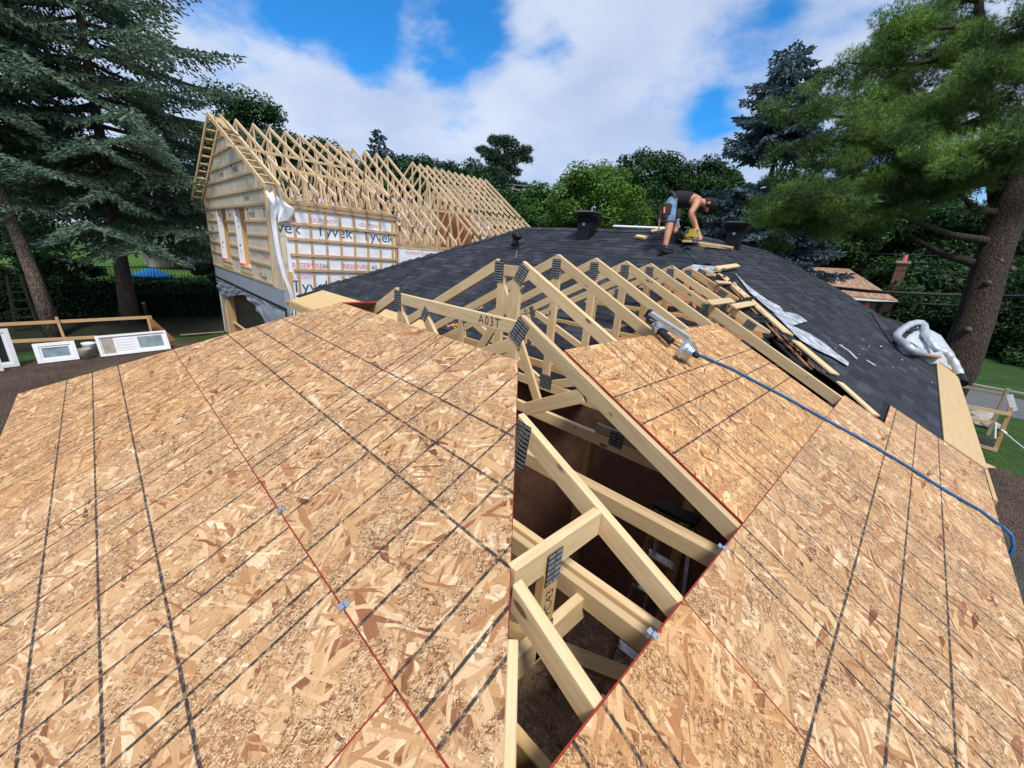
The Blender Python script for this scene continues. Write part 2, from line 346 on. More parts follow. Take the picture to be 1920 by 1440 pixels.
M['bark'] = mat_bark('spruce_bark', (0.105, 0.072, 0.052), (0.20, 0.15, 0.115))
M['bark_dark'] = mat_bark('pine_bark', (0.030, 0.021, 0.016), (0.075, 0.052, 0.04))
M['spruce'] = mat_leaf('spruce_needles', (0.038, 0.075, 0.048), (0.22, 0.31, 0.215), 0.1)
M['bluespruce'] = mat_leaf('blue_spruce_needles', (0.045, 0.075, 0.09), (0.21, 0.28, 0.31), 0.06)
M['pine'] = mat_leaf('pine_needles', (0.012, 0.042, 0.014), (0.23, 0.36, 0.075), 0.12, patch=.72)  # clump contrast paints lit and self-shadowed boughs into the needle colour
M['pinefar'] = mat_leaf('far_pine_needles', (0.012, 0.035, 0.02), (0.05, 0.105, 0.05), 0.1)
M['leafbright'] = mat_leaf('bright_leaves', (0.045, 0.105, 0.015), (0.15, 0.27, 0.045), 0.3)
M['leafdark'] = mat_leaf('dark_leaves', (0.012, 0.04, 0.012), (0.05, 0.115, 0.03), 0.25)
M['leafmid'] = mat_leaf('mid_leaves', (0.022, 0.06, 0.016), (0.08, 0.17, 0.035), 0.25)
M['hedge'] = mat_leaf('hedge_leaves', (0.010, 0.024, 0.010), (0.028, 0.055, 0.02), 0.1)
m, n, bs = newmat('brown_roof'); _v = n('ShaderNodeNewGeometry').outputs['Position']; _vo = n('ShaderNodeTexVoronoi', {'Vector': n.v('MULTIPLY', _v, (3.5, 3.5, 14.0)), 'Scale': 1.0}); _sc = n('ShaderNodeSeparateColor', {0: _vo.outputs['Color']})
n.put(bs.inputs['Base Color'], n.ramp(_sc.outputs[0], [(0, (0.20, 0.105, 0.065)), (.5, (0.33, 0.19, 0.12)), (1, (0.46, 0.29, 0.20))])); bs.inputs['Roughness'].default_value = .85; M['brownroof'] = m
M['brick'] = mat_plain('brown_brick', (0.16, 0.085, 0.06), 0.85, var=0.3, scale=8)
M['canopy'] = mat_plain('blue_canvas', (0.03, 0.28, 0.62), 0.7, scale=4)
M['cable'] = mat_plain('black_cable', (0.012, 0.012, 0.013), 0.6)
M['wire'] = mat_plain('grey_wire', (0.32, 0.34, 0.36), 0.5)
M['stone'] = mat_plain('pale_stone', (0.36, 0.31, 0.26), 0.9, var=0.3, scale=5, bmp=0.5)

# ------------------------------------------------------------------ mesh helpers
def link(o, parent=None):
    C.objects.link(o)
    if parent is not None: o.parent = parent; o.matrix_parent_inverse = Matrix.Identity(4)
    return o
def wmat(o):
    m = o.matrix_basis.copy(); p = o.parent
    while p: m = p.matrix_basis @ m; p = p.parent
    return m
def setw(o, mw):                                                # world matrix under (possibly moved) parents
    o.matrix_basis = (wmat(o.parent).inverted() @ mw) if o.parent else mw
def thing(name, label, cat, loc=(0, 0, 0), group=None):
    o = bpy.data.objects.new(name, None); o.location = loc; o.empty_display_size = 0.1; C.objects.link(o)
    return tag(o, label, cat, group)
def tag(o, label, cat, group=None):
    o['label'] = label; o['category'] = cat
    if group: o['group'] = group
    return o
def mesh(name, verts, faces, mats, parent=None, uv=None, fm=None, mw=None, smooth=False, kind=None):
    me = bpy.data.meshes.new(name); me.from_pydata([tuple(v) for v in verts], [], faces)
    for m in (mats if isinstance(mats, (list, tuple)) else [mats]): me.materials.append(M[m] if isinstance(m, str) else m)
    if uv is not None:
        l = me.uv_layers.new(name='UVMap')
        for lp in me.loops: l.data[lp.index].uv = uv[lp.vertex_index]
    if fm: me.polygons.foreach_set('material_index', fm)
    if smooth: me.polygons.foreach_set('use_smooth', [True]*len(me.polygons))
    me.update(); o = bpy.data.objects.new(name, me); link(o, parent)
    if mw != 'local': setw(o, mw or Matrix.Identity(4))
    if kind: o['kind'] = kind
    return o
def frame(origin, x, z):
    x = Vector(x).normalized(); z = Vector(z); y = z.cross(x).normalized(); z = x.cross(y)
    return Matrix([[x[i], y[i], z[i], origin[i]] for i in range(3)] + [[0, 0, 0, 1]])
def boxv(a, b):
    (x0, y0, z0), (x1, y1, z1) = a, b
    return [(x0, y0, z0), (x1, y0, z0), (x1, y1, z0), (x0, y1, z0), (x0, y0, z1), (x1, y0, z1), (x1, y1, z1), (x0, y1, z1)]
BF = [(0, 3, 2, 1), (4, 5, 6, 7), (0, 1, 5, 4), (1, 2, 6, 5), (2, 3, 7, 6), (3, 0, 4, 7)]
class MB:                                                       # collects solids, builds one mesh object
    def __init__(s): s.v = []; s.f = []; s.m = []
    def add(s, verts, faces, mi=0):
        k = len(s.v); s.v += [tuple(v) for v in verts]; s.f += [tuple(i+k for i in f) for f in faces]; s.m += [mi]*len(faces); return s
    def box(s, a, b, mi=0, mw=None):
        v = boxv(a, b)
        if mw: v = [mw @ Vector(p) for p in v]
        return s.add(v, BF, mi)
    def bar(s, p0, p1, w, h, up=(0, 0, 1), mi=0):
        p0, p1 = Vector(p0), Vector(p1); fr = frame(p0, p1-p0, up); L = (p1-p0).length
        return s.box((0, -w/2, -h/2), (L, w/2, h/2), mi, fr)
    def tube(s, pts, r, seg=8, mi=0, cap=True):
        pts = [Vector(p) for p in pts]; n = len(pts)
        rr = r if isinstance(r, (list, tuple)) else [r]*n
        k = len(s.v); prev = None
        for i, p in enumerate(pts):
            d = (pts[min(i+1, n-1)] - pts[max(i-1, 0)]).normalized()
            if prev is None: u = d.orthogonal().normalized()
            else: u = (prev - d*prev.dot(d)).normalized()
            prev = u; w = d.cross(u)
            for j in range(seg):
                a = 2*math.pi*j/seg; s.v.append(tuple(p + (u*math.cos(a) + w*math.sin(a))*rr[i]))
        for i in range(n-1):
            for j in range(seg):
                a, b = k+i*seg+j, k+i*seg+(j+1) % seg; s.f.append((a, b, b+seg, a+seg)); s.m.append(mi)
        if cap:
            s.f.append(tuple(k+j for j in reversed(range(seg)))); s.f.append(tuple(k+(n-1)*seg+j for j in range(seg))); s.m += [mi, mi]
        return s
    def lathe(s, prof, seg=16, mi=0, mw=None):
        k = len(s.v)
        for (r, z) in prof:
            for j in range(seg):
                a = 2*math.pi*j/seg; p = Vector((r*math.cos(a), r*math.sin(a), z)); s.v.append(tuple(mw @ p if mw else p))
        for i in range(len(prof)-1):
            for j in range(seg):
                a, b = k+i*seg+j, k+i*seg+(j+1) % seg; s.f.append((a, b, b+seg, a+seg)); s.m.append(mi)
        s.f.append(tuple(k+j for j in reversed(range(seg)))); s.f.append(tuple(k+(len(prof)-1)*seg+j for j in range(seg))); s.m += [mi, mi]
        return s
    def build(s, name, mats, parent=None, smooth=False, mw=None, kind=None):
        return mesh(name, s.v, s.f, mats, parent, None, s.m if isinstance(mats, (list, tuple)) else None, mw, smooth, kind)
def bevel(o, w=0.004, seg=1):
    b = o.modifiers.new('edge', 'BEVEL'); b.width = w; b.segments = seg; b.limit_method = 'ANGLE'; b.angle_limit = R(50)
    return o
def beam(name, p0, p1, w, h, mat, parent=None, up=(0, 0, 1), ctr=(0, 0), bev=0.0):
    """board along p0-p1: w across, h along up; local X runs with the grain"""
    p0, p1 = Vector(p0), Vector(p1); fr = frame(p0, p1-p0, up); L = (p1-p0).length
    o = mesh(name, boxv((0, -w/2+ctr[0], -h/2+ctr[1]), (L, w/2+ctr[0], h/2+ctr[1])), BF, mat, parent, mw=fr)
    if bev: bevel(o, bev)
    return o
def slab(name, poly, nrm, t, mats, parent=None, xdir=None, uvf=None, sidemat=None, kind=None, bev=0.0):
    """flat polygon (top face) thickened by t against nrm; local X along xdir"""
    poly = [Vector(p) for p in poly]; nrm = Vector(nrm).normalized(); xdir = Vector(xdir) if xdir is not None else poly[1]-poly[0]
    area = sum((poly[i]-poly[0]).cross(poly[i+1]-poly[0]).dot(nrm) for i in range(1, len(poly)-1))
    if area < 0: poly = poly[::-1]
    fr = frame(poly[0], xdir, nrm); inv = fr.inverted()
    top = [inv @ p for p in poly]; bot = [inv @ (p - nrm*t) for p in poly]; k = len(poly)
    faces = [tuple(range(k)), tuple(range(2*k-1, k-1, -1))] + [(i, i+k, (i+1) % k+k, (i+1) % k) for i in range(k)]
    uv = None
    if uvf: uv = [uvf(p) for p in poly]*2
    fm = [0, 0] + [1 if sidemat else 0]*k
    o = mesh(name, top+bot, faces, [mats, sidemat] if sidemat else mats, parent, uv, fm, fr, kind=kind)
    if bev: bevel(o, bev)
    return o
def clip(poly, n, d):                                           # keep n.p <= d (2D)
    out = []
    for i in range(len(poly)):
        a, b = poly[i], poly[(i+1) % len(poly)]; fa = n[0]*a[0]+n[1]*a[1]-d; fb = n[0]*b[0]+n[1]*b[1]-d
        if fa <= 0: out.append(a)
        if fa*fb < 0: t = fa/(fa-fb); out.append((a[0]+(b[0]-a[0])*t, a[1]+(b[1]-a[1])*t))
    return out
def text(s, size, mw, mat, parent, name='lettering', thick=0.0, shear=0.0, space=1.0):
    cu = bpy.data.curves.new('t', 'FONT'); cu.body = s; cu.size = size; cu.shear = shear; cu.space_character = space; cu.align_x = 'CENTER'; cu.align_y = 'CENTER'; cu.extrude = thick; cu.resolution_u = 3
    if 'bold' in name: name = 'lettering'
    o = bpy.data.objects.new('t', cu); C.objects.link(o); dg = bpy.context.evaluated_depsgraph_get()
    me = bpy.data.meshes.new_from_object(o.evaluated_get(dg)); C.objects.unlink(o); bpy.data.objects.remove(o); me.name = name
    me.materials.clear(); me.materials.append(M[mat]); q = bpy.data.objects.new(name, me); link(q, parent); setw(q, mw); return q
def copy_tree(o, parent=None):
    c = o.copy(); C.objects.link(c); c.parent = parent
    for ch in list(o.children): copy_tree(ch, c)
    return c

X, Y, Z = Vector((1, 0, 0)), Vector((0, 1, 0)), Vector((0, 0, 1))
ZG = -2.6
rnd = random.Random(7)
nprng = np.random.default_rng(11)

# ------------------------------------------------------------------ ground
def sheet(name, pts, z, mat):
    o = mesh(name, [(x, y, z) for x, y in pts], [tuple(range(len(pts)))], mat); o['kind'] = 'structure'; return o
def blobby(pts, n=5, amp=0.35, seed=1):
    r = random.Random(seed); out = []
    for i in range(len(pts)):
        a, b = Vector(pts[i]), Vector(pts[(i+1) % len(pts)])
        for k in range(n):
            q = a.lerp(b, k/n); out.append((q.x + r.uniform(-amp, amp), q.y + r.uniform(-amp, amp)))
    return out
sheet('lawn', [(-400, -300), (400, -300), (400, 500), (-400, 500)], ZG-0.01, 'grass')
sheet('bare_ground', blobby([(-22.5, -9), (-19.4, -2), (-19.8, 1.5), (-20.8, 3.4), (-24, 9), (-12, 16), (1.2, 16.2), (3.2, 15.6), (5, 13), (7, 8), (6, 2), (5, -9)], 6), ZG-0.005, 'dirt')
M['litter_shade'] = mat_ground('litter_painted_shade', [(0.012, 0.012, 0.008), (0.022, 0.026, 0.012), (0.035, 0.04, 0.018)], 2.2, 1.0)  # dark soil and litter with the shade of the trees mixed into the colour
sheet('painted_shade_ground', blobby([(-29, -14), (-21.5, -10), (-20.6, -3), (-20.9, 1.5), (-21.8, 3.5), (-23, 12), (-29, 14)], 6), ZG-.0075, 'litter_shade')  # dark sheet over the lawn, tree shade painted as ground colour
sheet('gravel_patch', blobby([(0.2, -2), (0.2, 12.2), (1.35, 12.0), (1.9, 8), (3.2, 2), (3, -3)], 6, .2, 4), ZG, 'gravel')
sheet('road', [(-300, 24.6), (300, 21.8), (300, 26.2), (-300, 28.9)], ZG-0.002, 'asphalt')
_k = MB(); _k.box((-300, -0.12, 0), (300, 0.12, 0.11), 0, Matrix.Translation((0, 28.15+0.9, ZG-0.05)) @ Matrix.Rotation(-0.0045*2, 4, 'Z'))
_o = _k.build('kerb', 'concrete'); _o['kind'] = 'structure'

# ------------------------------------------------------------------ existing bungalow under black shingles
T2 = math.sqrt(1.25); CS, SN = 2/math.sqrt(5), 1/math.sqrt(5)
NF, NR, NH, NL = Vector((0, -SN, CS)), Vector((SN, 0, CS)), Vector((0, -SN, CS)), Vector((-SN, 0, CS))
ZF = lambda y: 0.5*y - 2.09                                     # front slope height; right slope is -x/2
bung = thing('bungalow', 'single storey house with black shingled hip roof behind the new trusses', 'house', (-6, 10, ZG))
LOW = 0.02
RP = [(-.82, 5.78), (-.82, 6.46), (0, 6.46), (0, 13.0), (-1.0, 14.9), (-1.45, 15.6), (-2.7, 16.2), (-4.0, 15.9), (-4.56, 15.0), (-4.56, 8.74), (-3.25, 7.47), (-1.5, 6.12)]
slab('roof_deck', [(x, y, ZF(y)-LOW) for x, y in [(-12.75, 4.4), (-3.3, 4.4), (-3.3, 5.3), (-1.95, 6.13), (-4.56, 8.74), (-8.56, 8.74)]], NF, 0.02, 'felt', bung, X)
slab('roof_deck', [(x, y, -x/2-LOW) for x, y in RP], NR, 0.02, 'felt', bung, Y)
slab('roof_deck', [(x, y, -x/2-.11) for x, y in [(-.5, 5.0), (-.5, 6.7), (-1.2, 7.0), (-3.5, 8.2), (-3.6, 7.80)]], NR, 0.02, 'felt', bung, Y)
slab('roof_deck', [(-8.56, 8.74, 2.26), (-4.56, 8.74, 2.26), (-4.56, 16, 2.26), (-12.0, 16, 0.4), (-12.75, 13, .25)], NL, 0.02, 'felt', bung, Y)
slab('roof_deck', [(-8.58, 8.74, 2.26), (-12.75, 4.4, 0.1), (-12.75, 13, 0.1)], NL, 0.02, 'felt', bung, Y)
mb = MB(); mb.box((-12.3, 4.75, ZG), (-0.45, 4.9, 0.05)); mb.box((-0.6, 4.9, ZG), (-0.45, 14.2, 0.1)); mb.box((-12.3, 4.9, ZG), (-12.15, 12.8, 0.05)); mb.box((-12.3, 12.8, ZG), (-0.45, 12.95, .05))
mb.build('wall', 'brick', bung)
# bare eave strips of plywood
slab('eave_board', [(-12.55, 4.18, ZF(4.18)), (-6.75, 4.18, ZF(4.18)), (-6.75, 4.84, ZF(4.84)), (-12.0, 4.84, ZF(4.84))], NF, 0.018, 'ply', bung, X)
beam('fascia', (-12.55, 4.16, ZF(4.18)-.10), (-6.75, 4.16, ZF(4.18)-.10), 0.03, 0.17, 'ply', bung)
slab('eave_board', [(-0.0, 6.50, 0.006), (-0.0, 12.95, 0.006), (-0.34, 12.95, .176), (-0.34, 6.50, .176)], NR, 0.018, 'ply', bung, Y)
beam('fascia', (0.0, 5.7, -.085), (0.0, 12.95, -.085), 0.025, 0.16, 'ply', bung)
# shingles, each tab its own wedge
def wedge(w, l, t):
    return ([(0, 0, 0), (w, 0, 0), (w, l, 0), (0, l, 0), (0, 0, t), (w, 0, t), (w, l, 0.0025), (0, l, 0.0025)],
            [(4, 5, 6, 7), (0, 1, 5, 4), (1, 2, 6, 5), (3, 0, 4, 7)])
WID = [0.14, 0.19, 0.24, 0.30, 0.36]
tabs = []                                                       # (matrix, width index, thickness index)
def inpoly(p, poly):
    c = False; j = len(poly)-1
    for i in range(len(poly)):
        if (poly[i][1] > p[1]) != (poly[j][1] > p[1]) and p[0] < (poly[j][0]-poly[i][0])*(p[1]-poly[i][1])/(poly[j][1]-poly[i][1])+poly[i][0]: c = not c
        j = i
    return c
EXPO = 0.143
BX = -3.75
r2 = random.Random(5)
for j in range(31):                                             # front slope
    y = 4.80 + j*EXPO*CS
    if y > 8.74: break
    xl, xr = -8.56-(8.74-y), -(y-4.18)
    x = xl - r2.uniform(0, .15)
    while x < xr-0.05:
        k = r2.choice([0, 1, 1, 2, 2, 3, 4]); w = min(WID[k], 9)
        cx = x + w/2
        bare = cx > BX - 0.12*math.sin(y*5) + .1*math.sin(y*13) and y < 7.28 + .12*math.sin(cx*9)
        if not bare and x+w < xr+.12:
            tabs.append((frame((x, y, ZF(y)-LOW+.002), X, NF), k, r2.choice([0, 0, 1])))
        x += w + 0.003
for j in range(38):                                             # right slope, courses run along y
    x = -0.36 - j*EXPO*CS
    y = 4.2 + r2.uniform(0, .3)
    while y < 16.3:
        k = r2.choice([0, 1, 1, 2, 2, 3, 4]); w = WID[k]; cy = y + w/2
        off = (cy - 4.18 + x)/1.414
        gap = 0.16 + 0.05*(math.sin(x*7)+1) if cy < 7.4 else -.05
        ok = inpoly((x-.06, cy), RP) and off > gap and not (x > -0.86 and cy < 6.46) and not (cy < 5.64)
        if cy > 11.2 and x > -1.02 + 0.25*abs(cy-13) and cy < 14.2: ok = False       # torn open corner under the duct
        if ok: tabs.append((frame((x, y, -x/2-LOW+.002), Y, NR), k, r2.choice([0, 0, 1])))
        y += w + 0.003
THK = [0.007, 0.012]
WM = {}
for k, w in enumerate(WID):
    for t in (0, 1):
        me = bpy.data.meshes.new('shingle'); v, f = wedge(w, EXPO+.05, THK[t]); me.from_pydata(v, [], f); me.materials.append(M['shingle']); WM[k, t] = me
def seen_size(t):
    p = np.array(t[0].translation) - CAM; d = p @ AX[2]; px, py = 960+F*(p@AX[0])/d, 720-F*(p@AX[1])/d
    n = Vector(t[0].col[2][:3]); g = abs(Vector(p).normalized().dot(n))
    ins = 560 < px < 1800 and 420 < py < 830
    hid = 1010 < px < 1340 and py > 500
    return (g*WID[t[1]]/d**2) if ins and not hid else 0
tabs.sort(key=seen_size, reverse=True)
for mw, k, t in tabs[:300]:
    o = bpy.data.objects.new('shingle', WM[k, t]); link(o, bung); setw(o, mw)
mb = MB()
for mw, k, t in tabs[300:]:
    v, f = wedge(WID[k], EXPO+.05, THK[t]); mb.add([mw @ Vector(p) for p in v], f)
mb.build('shingle_field', 'shingle', bung, kind='stuff')
# ridge and hip caps
def caps(p0, p1, n1, n2, part):
    p0, p1 = Vector(p0), Vector(p1); L = (p1-p0).length; d = (p1-p0)/L; k = int(L/0.15)
    s1 = n1.cross(d).normalized(); s2 = n2.cross(d).normalized()
    if s1.z > 0: s1 = -s1
    if s2.z > 0: s2 = -s2
    for i in range(k):
        a = p0 + d*(i*0.15); b = a + d*0.2
        v = [a+s1*.13+n1*.012, a+Vector((0, 0, .018)), a+s2*.13+n2*.012, b+s1*.13+n1*.006, b+Vector((0, 0, .010)), b+s2*.13+n2*.006]
        v += [q - Vector((0, 0, .012)) for q in v[:3]]
        part.add(v, [(0, 1, 4, 3), (1, 2, 5, 4), (6, 7, 1, 0), (7, 8, 2, 1)])
mb = MB()
caps((-8.56, 8.74, 2.27), (-4.56, 8.74, 2.27), NF, Vector((0, SN, CS)), mb)
caps((-3.42, 7.60, 1.70), (-4.56, 8.74, 2.27), NF, NR, mb)
caps((-12.1, 5.2, .50), (-8.56, 8.74, 2.27), NF, NL, mb)
caps((-4.56, 15.0, 2.27), (-4.56, 8.74, 2.27), NR, NL, mb)
mb.build('ridge_cap', 'shingle', bung, kind='stuff')
# low roof past the eave end
e1, e2, e3, e4 = on(1632, 585, (.5, 0, 1), 0), on(1668, 640, (.5, 0, 1), 0), at(1745, 622, 9.9), at(1668, 598, 10.9)
mb = MB()
for i in range(6):
    for j in range(5):
        a = e1.lerp(e2, i/6).lerp(e4.lerp(e3, i/6), j/5); b = e1.lerp(e2, (i+1.2)/6).lerp(e4.lerp(e3, (i+1.2)/6), j/5)
        c = e1.lerp(e2, (i+1.2)/6).lerp(e4.lerp(e3, (i+1.2)/6), (j+.97)/5); d = e1.lerp(e2, i/6).lerp(e4.lerp(e3, i/6), (j+.97)/5)
        up = Vector((0, 0, .014)); mb.add([a, b, c, d, a+up*.3, b+up, c+up, d+up*.3], BF)
mb.build('low_roof_shingles', 'shingle', bung, kind='stuff')
# grey underlay along the cut
onR = lambda px, py, h=0.0: on(px, py, (.5, 0, 1), h*T2)
for poly in ([(1377, 510), (1404, 537), (1439, 562), (1462, 574), (1470, 584), (1496, 589), (1514, 602), (1487, 610), (1468, 598), (1440, 577), (1405, 547)], [(1450, 586), (1487, 611), (1520, 626), (1548, 645), (1592, 680), (1590, 686), (1560, 668), (1535, 657), (1500, 636)]):
    slab('underlay_strip', [onR(px, py, .016) for px, py in poly], NR, .004, 'under', bung, Y)
slab('underlay_strip', [on(px, py, (0, -.5, 1), -2.09+.02) for px, py in [(1280, 504), (1300, 496), (1340, 499), (1352, 508), (1330, 512)]], NF, .003, 'under', bung, X)
# old boards and felt scraps where the roof was stripped
for i in range(9):
    y0 = 4.95 + i*0.32
    if y0 > 7.1: break
    xr = -(y0+.14-4.18)-.10 if y0 > 5.9 else (-3.32 if y0 < 5.2 else -2.75)
    slab('roof_board', [(BX, y0, ZF(y0)-.012), (xr, y0, ZF(y0)-.012), (xr-.15, y0+.305, ZF(y0+.305)-.012), (BX, y0+.305, ZF(y0+.305)-.012)], NF, .018, 'deck', bung, X)
r3 = random.Random(3)
mb = MB()
for i in range(46):
    y = r3.uniform(4.9, 7.2); x = r3.uniform(min(BX, -(y-4.18)-.3), -(y-4.18)-.1); a = r3.uniform(0, 3.1); w, h = r3.uniform(.05, .45), r3.uniform(.02, .12)
    fr = frame((x, y, ZF(y)-.009), (math.cos(a), math.sin(a)*CS, math.sin(a)*SN), NF)
    mb.add([fr @ Vector(p) for p in [(-w, -h, 0), (w, -h*.6, .012), (w*.8, h, .004), (-w*.7, h*.8, .016)]], [(0, 1, 2, 3)])
slab('cut_edge', [(-(y-4.18)+o, y, (y-4.18-o)/2-.006) for y, o in ((5.80, .09), (7.45, .03), (7.45, .075), (5.80, .15))], NR, .012, 'deck', bung, Y)
for i in range(6):
    t = r3.random(); yy = 5.75+1.7*t; xx = -(yy-4.18)+r3.uniform(-.02, .12); a = r3.uniform(0, 3.1); w, h = r3.uniform(.03, .12), r3.uniform(.01, .035)
    fr = frame((xx, yy, -xx/2+.012), (math.cos(a)*CS, math.sin(a), -math.cos(a)*SN), NR)
    mb.add([fr @ Vector(p) for p in [(-w, -h, 0), (w, -h*.6, .02), (w*.8, h, .004), (-w*.7, h*.8, .02)]], [(0, 1, 2, 3)])
mb.build('felt_scraps', 'felt', bung, kind='stuff')
mb = MB()
for i in range(26):
    t = r3.random(); yy = 5.75+1.6*t; xx = -(yy-4.18)+.1+abs(r3.gauss(.0, .08)); a = r3.gauss(2.3, .45); w, h = r3.uniform(.012, .055), r3.uniform(.002, .006)
    fr = frame((xx, yy, -xx/2+.022), (math.cos(a)*CS, math.sin(a), -math.cos(a)*SN), NR)
    mb.box((-w, -h, 0), (w, h, .008), 0, fr)
mb.build('wood_splinters', 'deck', bung, kind='stuff')
mb = MB()
for i in range(11):
    px, py = r3.choice([(1600, 645), (1660, 700), (1690, 690), (1640, 650)]); P = onR(px+r3.gauss(0, 30), py+r3.gauss(0, 18), .012); w = r3.uniform(.006, .018)
    if P.y > 6.5 and P.x < -.4: mb.box((-w, -w*.5, 0), (w, w*.5, .006), 0, frame(P, (r3.uniform(-1, 1), r3.uniform(.2, 1), 0), NR))
for px, py, dx, dy in [(1583, 652, 9, 6), (1598, 664, 8, 8), (1633, 680, 8, 5)]:
    a, b = onR(px-dx, py-dy, .02), onR(px+dx, py+dy, .02); mb.bar(a, b, .03, .006, NR)
mb.build('pale_chips', 'white', bung, kind='stuff')

# ------------------------------------------------------------------ house addition: trusses and sheathing
WD, HW = 6.66, 3.33
O = 0.0123                                                      # sheathing thickness measured plumb
ztop = lambda x: min(-x, x+WD)*0.5 - O
DV = 0.0995                                                     # plumb depth of a sloping chord
_plates = {}
def plate(parent, c, w, h, ang=0.0, nrm=(0, -1, 0), mat='plate'):
    key = (round(w, 3), round(h, 3))
    if key not in _plates:
        mb = MB(); mb.box((-w/2, -h/2, 0), (w/2, h/2, .0012)); k = max(4, int(h/.021))
        for i in range(k):
            v = -h/2 + h*(i+.5)/k
            for q in range(2): mb.box((-w/2+.003+q*w/2, v-.0050, .0012), (q*w/2-.003, v+.0046, .0045), 1)
        o = mb.build('nail_plate', ['plate', 'plate_rib']); _plates[key] = o.data; bpy.data.objects.remove(o)
    o = bpy.data.objects.new('nail_plate', _plates[key]); link(o, parent)
    n = Vector(nrm); u = Vector((math.cos(ang), 0, math.sin(ang))) if abs(n.y) > .5 else Vector((0, math.cos(ang), math.sin(ang)))
    setw(o, frame(Vector(c) + n*.0005, u, n)); return o
def member(parent, name, pts, y, th=.038, mat='lumber', xdir=None, bev=.003):
    P = [Vector((a, y-th/2, b)) for a, b in pts]
    return slab(name, P, -Y, th, mat, parent, xdir or (P[1]-P[0]), bev=bev)
def strut(parent, name, a, b, wd, y, th=.035, mat='lumber', bev=.003):
    a, b = Vector((a[0], 0, a[1])), Vector((b[0], 0, b[1])); d = (b-a).normalized(); n = Vector((-d.z, 0, d.x))*wd/2
    return member(parent, name, [((a+n).x, (a+n).z), ((b+n).x, (b+n).z), ((b-n).x, (b-n).z), ((a-n).x, (a-n).z)], y, th, mat, b-a, bev)
BCT, BCB = 0.415, 0.326                                         # bottom chord top / underside
def truss(y, k, label):
    t = thing('roof_truss', label, 'roof truss', (-HW, y, BCB), 'new roof trusses of the addition')
    zp = HW*0.5 - O - 0.004*max(0, k)
    hip = k < 0
    low = max(BCB, ZF(y)) if k >= 3 else BCB
    xr = -0.03 if k < 3 else -(y-4.18)-.02
    xl = -WD+.03 if k < 3 else (y-10.84)+.03
    xr = max(xr, -WD) ; zr = ztop(xr)
    e = DV if k < 3 else .09
    if not hip:
        top = [(xr, zr), (-HW, zp), (-HW, zp-DV), (xr, zr-min(DV, e))]
        member(t, 'top_chord', top, y, xdir=Vector((-HW-xr, 0, zp-zr)), mat='lumber' if k != 5 else 'lumber_gold')
        zl = ztop(xl)
        member(t, 'top_chord', [(xl, zl), (-HW-.0015, zp), (-HW-.0015, zp-DV), (xl, zl-DV)], y, .0375, xdir=Vector((-HW-xl, 0, zp-zl)))
    else:
        zf = y*.5 - O; xc = -y; xd = -WD+y
        member(t, 'top_chord', [(xr, zr), (xc, zf), (xc, zf-DV), (xr, zr-DV)], y, xdir=Vector((xc-xr, 0, zf-zr)))
        member(t, 'top_chord', [(-WD+.03, ztop(-WD+.03)), (xd, zf), (xd, zf-DV), (-WD+.03, ztop(-WD+.03)-DV)], y, xdir=Vector((xd+WD, 0, zf)))
        zt = zf-.045; g = .0015
        member(t, 'flat_chord', [(xd+g, zt), (xc-g, zt), (xc-g, zt-.089), (xd+g, zt-.089)], y, .0375)
    if k < 3:
        member(t, 'bottom_chord', [(-WD+.85, BCT), (-.86, BCT), (-.70, BCB), (-WD+.70, BCB)], y, mat='lumber' if k != 1 else 'lumber_gold')
        zb = BCT
    else: 
        zb = low+.03
        if k < 6: member(t, 'bottom_chord', [(xl+.25, zb), (xr-.25, zb), (xr-.12, zb-.06), (xl+.12, zb-.06)], y, mat='lumber_gold')
    wm = 'lumber_gold' if k >= 3 else 'lumber'
    if hip:
        zf = y*.5-O-.045
        for xc, s in ((-y, -1), (-WD+y, 1)):  # right corner, then far corner
            strut(t, 'web_post', (xc+s*.06, zb), (xc+s*.06, zf-.0895), .085, y, .034, wm)
            if k == -2 and s == -1: strut(t, 'web_brace', (xc+.10, .68), (-2.05, ztop(-2.05)-DV-.01), .085, y, .032, wm)
            if k == -2 and s > 0: strut(t, 'web_brace', (xc+.42, zf-.11), (xc+1.05, zb+.02), .085, y, .032, wm); plate(t, (xc+.46, y-.019, zf-.11), .07, .10, -.6)
            strut(t, 'web_brace', (xc+s*.05, zf-.16) if s > 0 else (xc-.02, zf-.13), (xc-s*.0+(-.72 if s < 0 else .62), zb+(.35 if s < 0 and k == -2 else .01)), .085, y, .031 if s < 0 else .027, wm)
            plate(t, (xc+s*.02+.015, y-.019, zf-.06), .11, .17 if s > 0 else .15, 0 if s > 0 else -.5)
    else:
        strut(t, 'king_post', (-HW, zb), (-HW, zp-DV-.001), .085, y, .034, wm)
        plate(t, (-HW, y-.019, zp-.13), .10, .17)
        if k < 3:
            plate(t, (-HW+.02, y-.019, zb+.01), .15, .14)
            for s in (-1, 1):
                xm = -HW+s*1.35; zm = zp-.5*1.35-DV
                strut(t, 'web_brace', (-HW+s*.10, zb), (xm-s*.05, zm-.01), .085, y, .032, wm)
                strut(t, 'web_post', (xm+s*.06, zb), (xm+s*.06, zm-.045), .085, y, .030, wm)
                plate(t, (xm, y-.019, zm), .08, .15, s*-.46); plate(t, (xm, y-.019, zb-.02), .08, .16)
        elif k < 6:
            for s in (-1, 1):
                xm = -HW+s*.75; zm = zp-.375-DV
                if zm > zb+.08: strut(t, 'web_post', (xm, zb), (xm, zm), .085, y, .030, wm); plate(t, (xm, y-.019, zm+.02), .08, .13)
        if k >= 3: plate(t, (xr-.22, y-.019, ztop(xr-.22)-.075), .13, .09, -.46)
    return t
